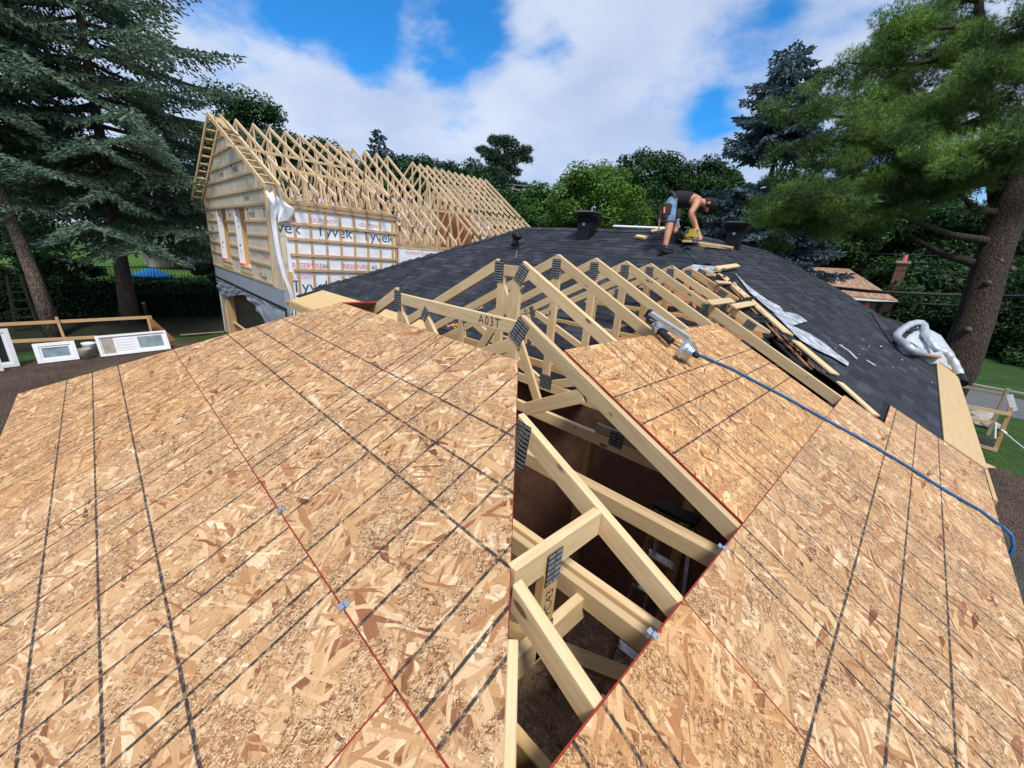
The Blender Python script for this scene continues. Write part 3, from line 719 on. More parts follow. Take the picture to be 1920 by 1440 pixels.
ORD = ['near hip truss with long flat top chord marked in pencil beside the sheathed hip', 'second hip truss with a very short flat top before the peaked trusses']
YK = {-4: 1.47, -3: 1.96, -2: 2.569, -1: 3.178, 0: 3.788, 1: 4.398, 2: 5.007, 3: 5.59, 4: 6.173, 5: 6.756, 6: 7.30}
LBL = {-3: 'lowest hip truss whose sloping chord rises beside the open gap in the sheathing', -2: 'flat topped hip truss pencilled A03T just above the sheathed hip slope',
       -1: 'highest hip truss with a very short flat top in front of the peaks', 0: 'first fully peaked roof truss behind the flat topped hip trusses',
       1: 'second peaked roof truss counted back from the flat topped ones', 2: 'third peaked roof truss whose chord meets the corner of the upper board panel',
       3: 'fourth peaked truss with a paler board fixed against its sloping chord', 4: 'fifth peaked truss, its lower end resting on the stripped old roof',
       5: 'sixth peaked truss, golden timber, short and close to the old shingles', 6: 'last and shortest peaked truss against the shingled roof'}
TR = {k: truss(YK[k], k, LBL[k]) for k in (-3, -2, -1, 0, 1, 2, 3, 4, 5, 6)}
# pencil marks
text('A03T', .085, frame((-2.86, YK[-2]-.0195, YK[-2]*.5-O-.09), X, -Y), 'darkink', TR[-2], space=1.2)
for k, x0, s, zo in [(-2, -2.63, '13098', .55), (-1, -3.10, '13098', .45)]:
    text(s, .065, frame((x0, YK[k]-.0185, YK[k]*.5-O-zo), Z, -Y), 'darkink', TR[k])
for k, x0 in [(4, -2.55), (4, -3.0+1.6), (5, -2.95), (3, -1.75)]:
    text('V05T1', .07, frame((x0, YK[k]-.0195, ztop(x0)-.055), (1, 0, -.5), -Y), 'darkink', TR[k])
# doubled bottom chord and half truss in the open gap
t = TR[-2]; member(t, 'bottom_chord', [(-3.2, .425), (-.80, .425), (-.72, .336), (-3.2, .336)], YK[-2]-.05, .038)
y4 = YK[-4]
j = thing('half_truss', 'short half truss with post standing in the open gap nearest the camera', 'roof truss', (-1.4, y4, BCB))
member(j, 'top_chord', [(-.03, ztop(-.03)), (-y4, y4*.5-O), (-y4, y4*.5-O-DV), (-.03, ztop(-.03)-DV)], y4)
member(j, 'bottom_chord', [(-1.62, .30), (-.60, .30), (-.52, .18), (-1.62, .18)], y4-.07, .038, 'lumber_gold')
beam('cross_piece', (-1.505, y4+.01, .69), (-1.505, 1.935, .69), .038, .105, 'lumber', j, bev=.003)
beam('post', (-1.50, 1.66, .25), (-1.50, 1.66, .637), .075, .038, 'lumber_gold', j, up=X, bev=.003)
beam('cross_piece', (-1.50, y4-.15, .30), (-1.50, 1.93, .30), .038, .12, 'lumber', j, bev=.003)
plate(j, (-1.479, 1.66, .655), .075, .13, 0, (1, 0, 0)); plate(j, (-1.479, 1.66, .36), .075, .10, 0, (1, 0, 0))
text('PC43', .055, frame((-1.4805, 1.66, .50), Z, X), 'darkink', j)
member(TR[-1], 'splice_board', [(-2.30, .49), (-.95, .49), (-.95, .416), (-2.30, .416)], YK[-1], .036, 'lumber_grey'); plate(TR[-1], (-2.12, YK[-1]-.019, .43), .11, .12)
member(TR[-3], 'bottom_chord', [(-2.6, .40), (-.80, .40), (-.72, .31), (-2.6, .31)], YK[-3]-.045, .038, 'lumber')
plate(TR[-3], (-1.93, YK[-3]-.019, .83), .09, .22, -.1)
h = tag(beam('hip_edge_board', (-1.385, 1.375, .617), (-.45, .440, .150), .028, .13, 'lumber', up=Z, bev=.003), 'long narrow board along the cut edge of the sheathed hip', 'hip board')

# strand board sheathing
def panels(root, plane, rows, clips):
    """plane: ('H') u = x, L up the hip face, or ('R') u = y, L up the right face, or ('L')"""
    for (L0, L1, joints) in rows:
        for a, b in zip(joints[:-1], joints[1:]):
            g = .0026
            poly = [(a+g, L0+g), (b-g, L0+g), (b-g, L1-g), (a+g, L1-g)]
            for n, d in clips:
                poly = clip(poly, n, d)
                if len(poly) < 3: break
            if len(poly) < 3: continue
            if plane == 'H': P = [(u, l*CS, l*SN) for u, l in poly]; nr, xd = NH, X
            elif plane == 'R': P = [(-l*CS, u, l*SN) for u, l in poly]; nr, xd = NR, Y
            else: P = [(-WD+l*CS, u, l*SN) for u, l in poly]; nr, xd = NL, Y
            m = {tuple(round(q, 5) for q in p): uv for p, uv in zip(P, poly)}
            def uvf(p, m=m, a=a, L0=L0):
                k = min(m, key=lambda q: (q[0]-p.x)**2+(q[1]-p.y)**2); return (m[k][0]-a, m[k][1]-L0)
            slab('panel', P, nr, .011, 'osb', root, xd, uvf, 'red')
            for e0, e1 in [((a+.01, L1), (b-.01, L1)), ((b, L0+.01), (b, L1-.01))]:      # red tongues showing in the joints
                q = [e0, e1]
                for n, d in clips:
                    if all(n[0]*u[0]+n[1]*u[1] > d for u in q): q = []; break
                    if n[0]*q[0][0]+n[1]*q[0][1] > d or n[0]*q[1][0]+n[1]*q[1][1] > d:
                        f0, f1 = n[0]*q[0][0]+n[1]*q[0][1]-d, n[0]*q[1][0]+n[1]*q[1][1]-d; t_ = f0/(f0-f1); cpt = (q[0][0]+(q[1][0]-q[0][0])*t_, q[0][1]+(q[1][1]-q[0][1])*t_); q = [cpt, q[1]] if f0 > 0 else [q[0], cpt]
                if not q or (L1 > 2.3 and e0[1] == e1[1]): continue
                w3 = lambda p: Vector((p[0], p[1]*CS, p[1]*SN)) if plane == 'H' else Vector((-p[1]*CS, p[0], p[1]*SN)) if plane == 'R' else Vector((-WD+p[1]*CS, p[0], p[1]*SN))
                beam('tongue', w3(q[0]), w3(q[1]), .0034, .006, 'red', root, up=nr, ctr=(0, -.0045))
hs = thing('roof_sheathing', 'broad strand board deck covering the hip end at left of the open gap', 'roof deck', (-3.4, 1.1, .5))
HR, HT = 1.245, 2.474
panels(hs, 'H', [(0.0, HR, [-8.85, -6.41, -3.971, -1.533, .9]), (HR, HT, [-8.26, -5.823, -3.385, -.947])], [((1, CS), -.030), ((-1, CS), WD)])
rs = thing('roof_sheathing', 'strand board deck on the slope right of the open gap under the blue hose', 'roof deck', (-1.5, 3.0, .7))
RR, RT = 1.289, 2.506
panels(rs, 'R', [(0.03, RR, [-.48, 1.958, 4.396, 5.652])], [((-1, CS), -.010)])
panels(rs, 'R', [(0.03, .905, [5.652, 6.478])], [])
panels(rs, 'R', [(RR, RT, [2.59, 5.028])], [])
ls = thing('roof_sheathing', 'far slope board deck showing its red painted top edge', 'roof deck', (-5.4, 3.0, .6))
panels(ls, 'L', [(0.03, 1.25, [0, 2.4, 4.1]), (1.25, 2.47, [1.0, 2.56])], [((-1, CS), -.02)])
# panel clips
def hclip(p, nr, xd, label):
    fr = frame(p, xd, nr); mb = MB(); mb.box((-.011, -.016, .0), (.011, .016, .003), 0, fr); mb.box((-.011, -.003, -.016), (.011, .003, .003), 0, fr); mb.box((-.011, -.016, .008), (.011, .0, .010), 0, fr); mb.box((-.004, -.016, .003), (.004, -.012, .010), 0, fr)
    tag(mb.build('panel_clip', 'clip'), label, 'clip', 'metal panel clips')
M['clip'] = mat_plain('zinc_clip', (0.40, 0.47, 0.56), 0.35, 0.6)
hclip(onR(1353, 1027, -.004), NR, Y, 'small metal panel clip on the board edge at the doubled bottom chord')
hclip(onR(1222, 1189, -.004), NR, Y, 'small metal panel clip on the board edge lower down the gap')
onH = lambda px, py, h=0.0: on(px, py, (0, -.5, 1), h*T2)
hclip(onH(646, 1136, .001), NH, X, 'small metal clip in the red joint of the hip deck, lower one')
hclip(onH(528, 958, .001), NH, X, 'small metal clip in the red joint of the hip deck, upper one')

# walls and floor below
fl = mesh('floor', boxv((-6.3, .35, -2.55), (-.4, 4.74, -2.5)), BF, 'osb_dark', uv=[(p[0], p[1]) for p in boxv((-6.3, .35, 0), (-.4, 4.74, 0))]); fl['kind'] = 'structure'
aw = thing('addition_wall', 'dim timber stud walls of the addition below the trusses', 'wall', (-3.4, .5, ZG))
for a, b in [((-6.3, .35, ZG), (-.4, .47, .10)), ((-.52, .47, ZG), (-.4, 5.6, .10)), ((-6.3, .47, ZG), (-6.18, 4.7, .10))]:
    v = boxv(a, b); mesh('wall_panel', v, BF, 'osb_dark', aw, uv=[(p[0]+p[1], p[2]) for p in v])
for i in range(10):
    y = .6 + i*.406; beam('stud', (-.56, y, -2.5), (-.56, y, .10), .038, .08, 'lumber_gold', aw, up=X)
for i in range(14):
    x = -6.0 + i*.406; beam('stud', (x, .52, -2.5), (x, .52, .10), .038, .08, 'lumber_gold', aw, up=Y)
for (p0, p1, w, hh, m, lb) in [((-2.45, 3.35, -2.5), (-2.45, 3.35, .32), .09, .09, 'lumber_gold', 'golden timber post seen through the gap under the trusses'),
                        ((-1.75, 3.9, -2.5), (-1.75, 3.9, .32), .09, .09, 'lumber_gold', 'darker timber post further inside the gap')]:
    tag(beam('timber_post', p0, p1, w, hh, m, up=X, bev=.003), lb, 'post', 'posts inside the addition')
for i, (a, b, lb) in enumerate([(((-2.6, 1.6, -.2)), ((-1.2, 2.3, -.25)), 'loose lath slanting inside the gap'), (((-3.0, 1.9, -.9)), ((-1.4, 2.0, -1.2)), 'dusty plank lying low inside the gap')]):
    tag(beam('loose_board', a, b, .09, .03, 'lumber_gold'), lb, 'board')
# step ladder inside
sl = thing('step_ladder', 'silver aluminium step ladder standing inside the open gap', 'ladder', (-1.75, 3.5, -2.5))
LX, LY = -.12, .72
for sx in (-.2, .2):
    mb = MB(); mb.bar((LX-1.62+sx, LY+2.45, -2.5), (LX-1.62+sx*.6, LY+2.80, -.15), .03, .07, Y); mb.build('rail', 'steel', sl)
    mb = MB(); mb.bar((LX-1.62+sx, LY+3.35, -2.5), (LX-1.62+sx*.6, LY+2.88, -.15), .03, .05, Y); mb.build('rear_leg', 'steel', sl)
for i in range(7):
    f = (i+.7)/8; beam('step', (LX-1.62-.2+.08*f, LY+2.45+.35*f, -2.5+2.35*f), (LX-1.62+.2-.08*f, LY+2.45+.35*f, -2.5+2.35*f), .08, .02, 'steel', sl)
beam('top_cap', (LX-1.78, LY+2.84, -.14), (LX-1.46, LY+2.84, -.14), .14, .03, 'black', sl)

# boards lying about on the trusses
def plank(px0, py0, px1, py1, w, th, label, h=.02, mat='lumber', nr=NR, fn=None, cat='board', name='loose_board', group=None):
    fn = fn or onR; a, b = fn(px0, py0, h), fn(px1, py1, h); return tag(beam(name, a, b, w, th, mat, up=nr, bev=.003), label, cat, group)
y3 = YK[3]
tag(beam('sister_board', (-2.46, y3-.06, 1.23-.055), (-1.16, y3-.06, .58-.055), .038, .10, 'lumber', bev=.003), 'pale short rafter board fixed along the fourth peaked truss', 'board')
plank(1330, 568, 1373, 563, .09, .02, 'short scrap of wood lying across the fourth and fifth trusses', .03)
plank(1375, 575, 1414, 568, .09, .02, 'short scrap of wood lying across the fifth and sixth trusses', .03)
plank(1344, 529, 1378, 531, .06, .02, 'thin scrap of wood near the top of the last trusses', .03)
plank(1344, 504, 1383, 498, .09, .04, 'short timber block at the peak of the old shingles', .05)
plank(1574, 717, 1643, 779, .10, .02, 'loose plank lying on black felt beside the board deck', .012)
plank(1492, 640, 1566, 702, .15, .022, 'pale narrow plank along the stripped edge of the old roof', .012)
plank(1354, 516, 1478, 626, .18, .022, 'pale valley plank beneath the last trusses', .012)
plank(860, 590, 905, 575, .06, .03, 'white batten lying on shingles behind the flat topped truss', .03, 'lumber', NF, lambda a, b, h: on(a, b, (0, -.5, 1), -2.09+h*T2))
yc = thing('extension_cord', 'yellow cord looped over a chord behind the flat topped truss', 'cord', at(852, 615, 6.3))
mb = MB(); mb.tube([at(px, py, 6.2+.1*math.sin(i)) for i, (px, py) in enumerate([(842, 612), (850, 608), (860, 612), (866, 622), (871, 632), (866, 630), (858, 618), (848, 610), (862, 606), (872, 622), (873, 634)])], .011, 6)
mb.build('cord', 'yellow', yc, True)
mb = MB(); mb.tube([at(843, 613, 6.2), at(838, 611, 6.2)], .022, 8); mb.build('plug', 'redink', yc)

# ------------------------------------------------------------------ timber house in wrap, bare trusses on top
YG, XL, XR, XM, ZR = 4.23, -22.2, -13.1, -17.65, 5.0
th = thing('timber_house', 'half built house in white wrap with strapped gable and bare trusses', 'house', (XM, 9, ZG))
def dots(name):
    m, n, bs = newmat(name); v = n('ShaderNodeNewGeometry').outputs['Position']
    q = n.v('MULTIPLY', v, (0.0, 7.5, 5.2)); vo = n('ShaderNodeTexVoronoi', {'Vector': q, 'Scale': 1.0, 'Randomness': 0.3})
    n.put(bs.inputs['Base Color'], n.mix(n.rng(vo.outputs['Distance'], .14, .2, 1, 0), (.74, .75, .77), (.05, .055, .07))); bs.inputs['Roughness'].default_value = .5
    return m
M['dotted'] = dots('dotted_wrap')
# gable wall split round the window openings
gz = lambda x, o=.12: ZR - o - .444*abs(x-XM)
WIN = [(-20.34, -18.87), (-17.63, -16.28)]; WZ0, WZ1 = .56, 2.37
def gpanel(x0, x1, z0, z1=None):
    if z1 is None: pts = [(x0, z0), (x1, z0), (x1, gz(x1))] + ([(XM, gz(XM))] if x0 < XM < x1 else []) + [(x0, gz(x0))]
    else: pts = [(x0, z0), (x1, z0), (x1, z1), (x0, z1)]
    slab('gable_wall', [(x, YG, z) for x, z in pts], -Y, .15, 'wrapgrey', th, X)
gpanel(XL, XR, WZ1)
for a, b in [(XL, WIN[0][0]), (WIN[0][1], WIN[1][0]), (WIN[1][1], XR)]: gpanel(a, b, WZ0, WZ1)
gpanel(XL, XR, .2, WZ0)
slab('belt_membrane', [(XL, YG-.012, .2), (XR+.012, YG-.012, .2), (XR+.012, YG-.012, -.5), (XL, YG-.012, -.5)], -Y, .16, 'wrapbelt', th, X)
beam('black_cable', (XL, YG-.04, -.24), (XR+.12, YG-.04, -.30), .05, .05, 'black', th)
# wrinkled lower sheet, hanging in swags
vs, fs = [], []
for i in range(61):
    for jj in range(9):
        x = XL+.1+(XR-XL-.1)*i/60; s = jj/8; drop = .42+.22*math.sin(i*.16) + (.9 if x > -15.6 else 0)*max(0, min(1, (x+15.6)*1.2))
        vs.append((x, YG-.03-.05*math.sin(i*.9+jj*1.1)*s-.03*math.sin(jj*2.4+i*.3), -.30-drop*s))
for i in range(60):
    for jj in range(8): a = i*9+jj; fs.append((a, a+9, a+10, a+1))
_m = mesh('wrap_skirt', vs, fs, 'wrapbelt', th, smooth=True); _s = _m.modifiers.new('t', 'SOLIDIFY'); _s.thickness = .004
for x0, x1, m in [(XL, XL+.28, 'dotted'), (XL+.28, XL+.5, 'lumber_gold'), (XL+.95, XL+1.2, 'dotted'), (XL+1.2, XL+1.42, 'lumber_gold')]:
    mesh('door_post', boxv((x0, YG+.02, ZG), (x1, YG+.26, -.45)), BF, m, th)
slab('door_panel', [(-20.6, YG+.15, ZG), (-14.8, YG+.15, ZG), (-14.8, YG+.15, -1.98), (-20.6, YG+.15, -1.98)], -Y, .02, 'deck', th, X)
beam('sill_board', (-20.7, YG+.12, -1.95), (-14.8, YG+.12, -1.95), .06, .05, 'lumber', th)
beam('diagonal_brace', (-20.4, YG+.5, -.5), (-15.4, YG+.6, -1.8), .04, .14, 'lumber_gold', th)
mesh('back_wall', boxv((XL, YG+4.5, ZG), (XR-.3, YG+4.6, 1.5)), BF, 'felt', th)
mesh('lower_wall', boxv((-15.4, YG+.03, ZG), (XR, YG+.2, -.45)), BF, 'wrapbelt', th)
mesh('left_wall', boxv((XL, YG+.15, ZG), (XL+.15, 15.5, 1.9)), BF, 'wrapgrey', th)
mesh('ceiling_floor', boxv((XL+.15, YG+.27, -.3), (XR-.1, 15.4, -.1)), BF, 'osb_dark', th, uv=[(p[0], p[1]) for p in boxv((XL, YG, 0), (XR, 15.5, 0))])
for wi, (a, b) in enumerate(WIN):
    w = mesh('window_opening', boxv((a-.02, YG-.01, WZ0), (a+.006, YG+.155, WZ1)), BF, 'dotted', th)
    mesh('window_frame', boxv((a-.02, YG+.155, WZ0), (a+.012, YG+.34, WZ1)), BF, 'lumber_gold', w)
    mesh('window_head', boxv((a, YG+.155, WZ1-.03), (b, YG+.30, WZ1)), BF, 'lumber_gold', w)
    mesh('window_sill', boxv((a-.02, YG-.03, WZ0-.05), (b+.02, YG+.30, WZ0)), BF, 'lumber', w)
    mesh('sill_tape', boxv((a-.01, YG-.035, WZ0), (a+.55, YG+.1, WZ0+.05)), BF, 'redink', w)
    beam('inner_stud', (a+.5, YG+1.2, -.1), (a+.5, YG+1.2, 2.3), .3, .04, 'lumber_gold', w, up=Y)
    beam('furring_strip', (a-.02, YG-.02, WZ0-.20), (b+.1, YG-.02, WZ0-.20), .02, .075, 'batten_shade', th)
# strapping on the gable
for z in (4.46, 4.06, 3.63, 3.23, 2.77, 2.40, 1.96, 1.55, 1.17, .78, .24):
    half = min(4.45, (ZR-.16-z)/.444)
    segs = [(max(XL+.02, XM-half), min(-13.95, XM+half))]
    if z < 2.38 and z > .5: segs = [(XL+.02, WIN[0][0]-.02), (WIN[0][1], WIN[1][0]-.02), (WIN[1][1], -13.95)]
    for a, b in segs: beam('furring_strip', (a, YG-.018, z), (b, YG-.018+.004*math.sin(z*9), z+.02*math.sin(z*5)), .036, .065, 'batten_shade', th)
for x, z0, z1 in [(XL+.03, .2, 2.75), (-13.91, .2, 2.75), (XR+.0, .2, 2.7)]: beam('corner_board', (x, YG-.02, z0), (x, YG-.02, z1), .06, .038, 'batten_shade', th, up=Y)
# overhanging gable ladder
for s in (-1, 1):
    xe = XM+s*5.05; ze = ZR-.444*5.05
    for yy in (3.86, 4.19):
        o = slab('fly_rafter', [(XM+s*.001, yy, ZR+.02), (xe, yy, ze+.02), (xe, yy, ze-.10), (XM+s*.001, yy, ZR-.11)], -Y, .038, 'lumber', th, (s, 0, -.444))
    for i in range(11):
        f = (i+.6)/11; x = XM+s*5.05*f; z = ZR-.444*5.05*f
        beam('lookout', (x, 3.862, z-.045), (x, 4.15, z-.045), .09, .036, 'lumber_gold', th, up=(s*.444, 0, 1))
# side wall with wrap, battens both ways
mesh('side_wall', boxv((XR-.14, YG+.16, ZG), (XR, 7.62, 2.47)), BF, 'wrap', th)
for i in range(8):
    y = 4.62+.406*i; beam('batten', (XR+.012, y, -.10), (XR+.012, y, 2.44), .022, .062, 'batten', th, up=Y)
for y in (7.47, 7.58): beam('batten', (XR+.013, y, -1.2), (XR+.013, y, 2.44), .024, .06, 'batten', th, up=Y)
beam('batten', (XR+.013, YG+.18, -.1), (XR+.013, YG+.18, .7), .024, .10, 'batten', th, up=Y)
for z, y0 in [(2.45, 4.3), (2.34, 4.3), (1.94, 4.28), (1.55, 4.4), (1.145, 4.45), (.745, 4.5), (-.09, 4.25)]:
    beam('batten', (XR+.036, y0, z), (XR+.036, 7.62, z), .024, .066, 'batten', th)
def wtext(s, px, py, size, mat, **k):
    p = on(px, py, (1, 0, 0), XR+.004); text(s, size, frame(p, Y, X), mat, th, **k)
for s, px, py, z in [('vek', 541, 428, .42), ('Tyvek', 627, 436, .42), ('Tyvek', 709, 445, .42), ('Tyvek', 586, 538, .46)]: wtext(s, px, py, z, 'blueink')
for px, py in [(605, 415), (695, 424), (564, 520), (660, 521)]: wtext('\u2022DUPONT\u2022', px, py, .15, 'redink')
for px, py in [(585, 499), (676, 501)]: wtext('RESERVRE', px-8, py, .20, 'redink', space=.92); wtext('60', px+26, py+1, .18, 'darkink')
for px, py in [(533, 443), (604, 449), (632, 452), (696, 457), (722, 459)]: wtext('H o m e', px, py, .06, 'darkink')
wtext('Home', 579, 556, .22, 'darkink')
for x, z, sz, s in [(-21.3, 2.14, .34, 'Tyve'), (-18.3, 2.16, .34, 'Tyv'), (-15.6, 2.16, .36, 'Tyvek'), (-14.1, 2.16, .36, 'Ty'), (-21, 3.42, .34, 'Tyvek'), (-18.8, 3.43, .34, 'Tyvek'), (-16.9, 3.45, .34, 'Tyvek'), (-15.0, .36, .3, 'Tyvek'), (-15.9, 2.6, .26, 'Tyvek')]:
    text(s, sz, frame((x, YG-.003, z), X, -Y), 'darkink', th)
for x, z in [(-15.7, .98), (-14.5, .98), (-20.9, 1.36), (-15.4, .62), (-20.6, 3.85)]: text('DUPONT', .14, frame((x, YG-.003, z), X, -Y), 'redink', th)
text('Tyvek', .4, frame((-15.0, YG-.10, -1.15), X, -Y), 'darkink', th)
# loose wrap along the corner
vs, fs = [], []
cp = [(2.62, 4.20, .02, .26), (2.3, 4.28, .06, .30), (2.0, 4.24, .02, .2), (1.6, 4.26, .02, .2), (1.1, 4.30, .02, .2), (.6, 4.38, .03, .18), (.1, 4.50, .05, .14), (-.3, 4.50, .05, .14), (-.9, 4.45, .05, .16)]
for i, (z, y, o, w) in enumerate(cp):
    for jj in range(5): vs.append((XR+.05+o*math.sin(jj*1.7+i), y-.12-w*.3+w*.62*jj/4, z+.03*math.sin(jj*2+i*2)))
for i in range(len(cp)-1):
    for jj in range(4): a = i*5+jj; fs.append((a, a+1, a+6, a+5))
_m = mesh('loose_wrap', vs, fs, 'wrap', th, smooth=True); _s = _m.modifiers.new('t', 'SOLIDIFY'); _s.thickness = .004
vs = [(XR+.06, 4.25, 2.55), (XR+.16, 4.62, 2.28), (XR+.10, 4.45, 2.0), (XR+.05, 4.22, 1.92), (XR+.18, 4.40, 2.35)]
mesh('loose_wrap', vs, [(0, 4, 3), (4, 2, 3), (4, 1, 2), (0, 1, 4)], 'wrap', th)
# lower wing
mesh('wing_wall', boxv((XR+.0, 7.66, ZG), (XR+.12, 12.2, 1.50)), BF, 'wrap', th)
beam('top_plate', (XR+.06, 7.66, 1.52), (XR+.06, 15.3, 1.52), .14, .038, 'lumber', th)
text('DUPONT Tyvek', .13, frame((XR+.124, 8.3, 1.38), Y, X), 'redink', th); text('DUPONT Tyvek', .13, frame((XR+.124, 9.8, 1.38), Y, X), 'redink', th)
slab('inner_panel', [(-16.6, 11.6, 1.2), (-13.3, 11.6, 1.2), (-13.3, 11.6, 1.9), (-14.7, 11.6, 3.0), (-16.6, 11.6, 3.2)], -Y, .02, 'deck', th, X)
slab('inner_panel', [(XR-.9, 8.0, .4), (XR-.9, 10.6, .4), (XR-.9, 10.6, 1.45), (XR-.9, 8.0, 1.45)], X, .02, 'deck', th, Y)

def far_truss(slope, xr, xl, zb, label):
    t = thing('roof_truss', label, 'roof truss', (XM, 0, zb), 'bare trusses on the timber house')
    f = lambda x: ZR - slope*abs(x-XM); dv = .09*math.sqrt(1+slope*slope)
    for s, xe in ((1, xr), (-1, xl)):
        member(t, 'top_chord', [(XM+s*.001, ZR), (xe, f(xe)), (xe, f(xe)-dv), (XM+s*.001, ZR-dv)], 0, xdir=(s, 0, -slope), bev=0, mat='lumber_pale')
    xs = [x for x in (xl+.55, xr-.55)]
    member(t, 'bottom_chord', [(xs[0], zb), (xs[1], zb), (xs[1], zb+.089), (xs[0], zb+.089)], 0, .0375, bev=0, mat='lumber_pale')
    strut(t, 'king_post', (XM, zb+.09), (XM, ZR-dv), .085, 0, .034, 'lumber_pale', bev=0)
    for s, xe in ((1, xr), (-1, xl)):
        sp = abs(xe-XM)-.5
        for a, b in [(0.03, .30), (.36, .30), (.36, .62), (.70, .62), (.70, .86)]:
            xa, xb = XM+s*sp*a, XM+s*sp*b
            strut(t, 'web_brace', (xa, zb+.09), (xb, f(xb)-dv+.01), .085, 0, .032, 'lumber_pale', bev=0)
        xh = XM+s*(sp-.03); strut(t, 'heel_post', (xh, zb+.09), (xh, f(xh)-dv+.01), .085, 0, .034, 'lumber_pale', bev=0)
        plate(t, (xh, -.019, f(xh)-dv*.6), .13, .18); plate(t, (XM+s*sp*.62, -.019, f(XM+s*sp*.62)-dv*.7), .12, .16)
    return t
NTH = ['first', 'second', 'third', 'fourth', 'fifth', 'sixth', 'seventh', 'eighth', 'ninth', 'tenth', 'eleventh', 'twelfth']
fa = far_truss(.444, -12.55, -22.75, 2.48, 'x'); fb = far_truss(.66, -12.85, -22.45, 1.56, 'x')
ua = ub = 0
for i in range(12):
    y = 4.60+.473*i; a = y < 7.5
    src = fa if a else fb; used = ua if a else ub
    t = src if not used else copy_tree(src)
    if a: ua = 1
    else: ub = 1
    t.location.y = y; t['label'] = NTH[i] + ' bare truss behind the gable ladder of the wrapped timber house'
for i in range(12):
    y = 10.95+.375*i; t = copy_tree(fb); t.location.y = y
    t['label'] = NTH[i] + ' truss of the rear run beyond the gap on the timber house'
onS = lambda px, py, sl, h=.03: on(px, py, (sl, 0, 1), ZR+sl*XM+h)
for p, q, sl, lb in [((425, 271), (660, 317), .444, 'upper thin bracing strip across the front run of bare trusses'), ((515, 313), (706, 350), .444, 'lower thin bracing strip across the front run of bare trusses'),
                 ((742, 385), (985, 416), .66, 'long bracing strip across the rear run of bare trusses')]:
    tag(beam('bracing_strip', onS(*p, sl), onS(*q, sl), .02, .07, 'lumber', up=Y.cross(X)), lb, 'bracing strip')
vs = [onS(*p, .444, h) for p, h in [((402, 222), .08), ((416, 222), .08), ((432, 245), .2), ((466, 262), .12), ((436, 250), .12), ((420, 238), .1)]]
mesh('loose_wrap', vs, [(0, 1, 2, 5), (5, 2, 3, 4)], 'ply', th)

# ------------------------------------------------------------------ trees
def fast_mesh(name, V, nq, mat, parent, per=4, kind=None):
    me = bpy.data.meshes.new(name); nv = len(V)
    me.vertices.add(nv); me.vertices.foreach_set('co', V.astype(np.float32).ravel())
    me.loops.add(nv); me.loops.foreach_set('vertex_index', np.arange(nv, dtype=np.int32))
    me.polygons.add(nq); me.polygons.foreach_set('loop_start', np.arange(0, nv, per, dtype=np.int32)); me.polygons.foreach_set('loop_total', np.full(nq, per, dtype=np.int32))
    me.materials.append(M[mat]); me.update(); me.validate()
    o = bpy.data.objects.new(name, me); link(o, parent)
    if kind: o['kind'] = kind
    return o
def norm(a): return a/np.maximum(np.linalg.norm(a, axis=1, keepdims=True), 1e-9)
def sprays(P, D, L, Wd, up, rng, cross=True):
    """tapered blades from P along D, length L, width Wd"""
    n = len(P); D = norm(D); side = norm(np.cross(D, up + rng.normal(0, .35, (n, 3)))); o = []
    dirs = [side] + ([norm(np.cross(D, side))] if cross else [])
    for s in dirs:
        a = P - s*Wd[:, None]*.35; b = P + s*Wd[:, None]*.35; m = P + D*L[:, None]
        q = np.stack([a, P + D*L[:, None]*.55 - s*Wd[:, None]*.6, m, P + D*L[:, None]*.5 + s*Wd[:, None]*.6], 1)
        o.append(q.reshape(-1, 3))
    V = np.concatenate(o); return V, len(V)//4
def trunk(t, p0, p1, r0, r1, mat, bend=.12, seg=14, rng=None, name='trunk', n=9):
    rng = rng or random.Random(1); p0, p1 = Vector(p0), Vector(p1); pts, rr = [], []
    for i in range(n):
        f = i/(n-1); w = bend*math.sin(f*3.0); flare = 1+.45*max(0, 1-f*n/1.6)
        pts.append(p0.lerp(p1, f) + Vector((rng.uniform(-1, 1), rng.uniform(-1, 1), 0))*bend*(.4 if 0 < i < n-1 else 0)); rr.append((r0+(r1-r0)*f)*flare)
    mb = MB(); mb.tube(pts, rr, seg); return mb.build(name, mat, t, True, 'local')
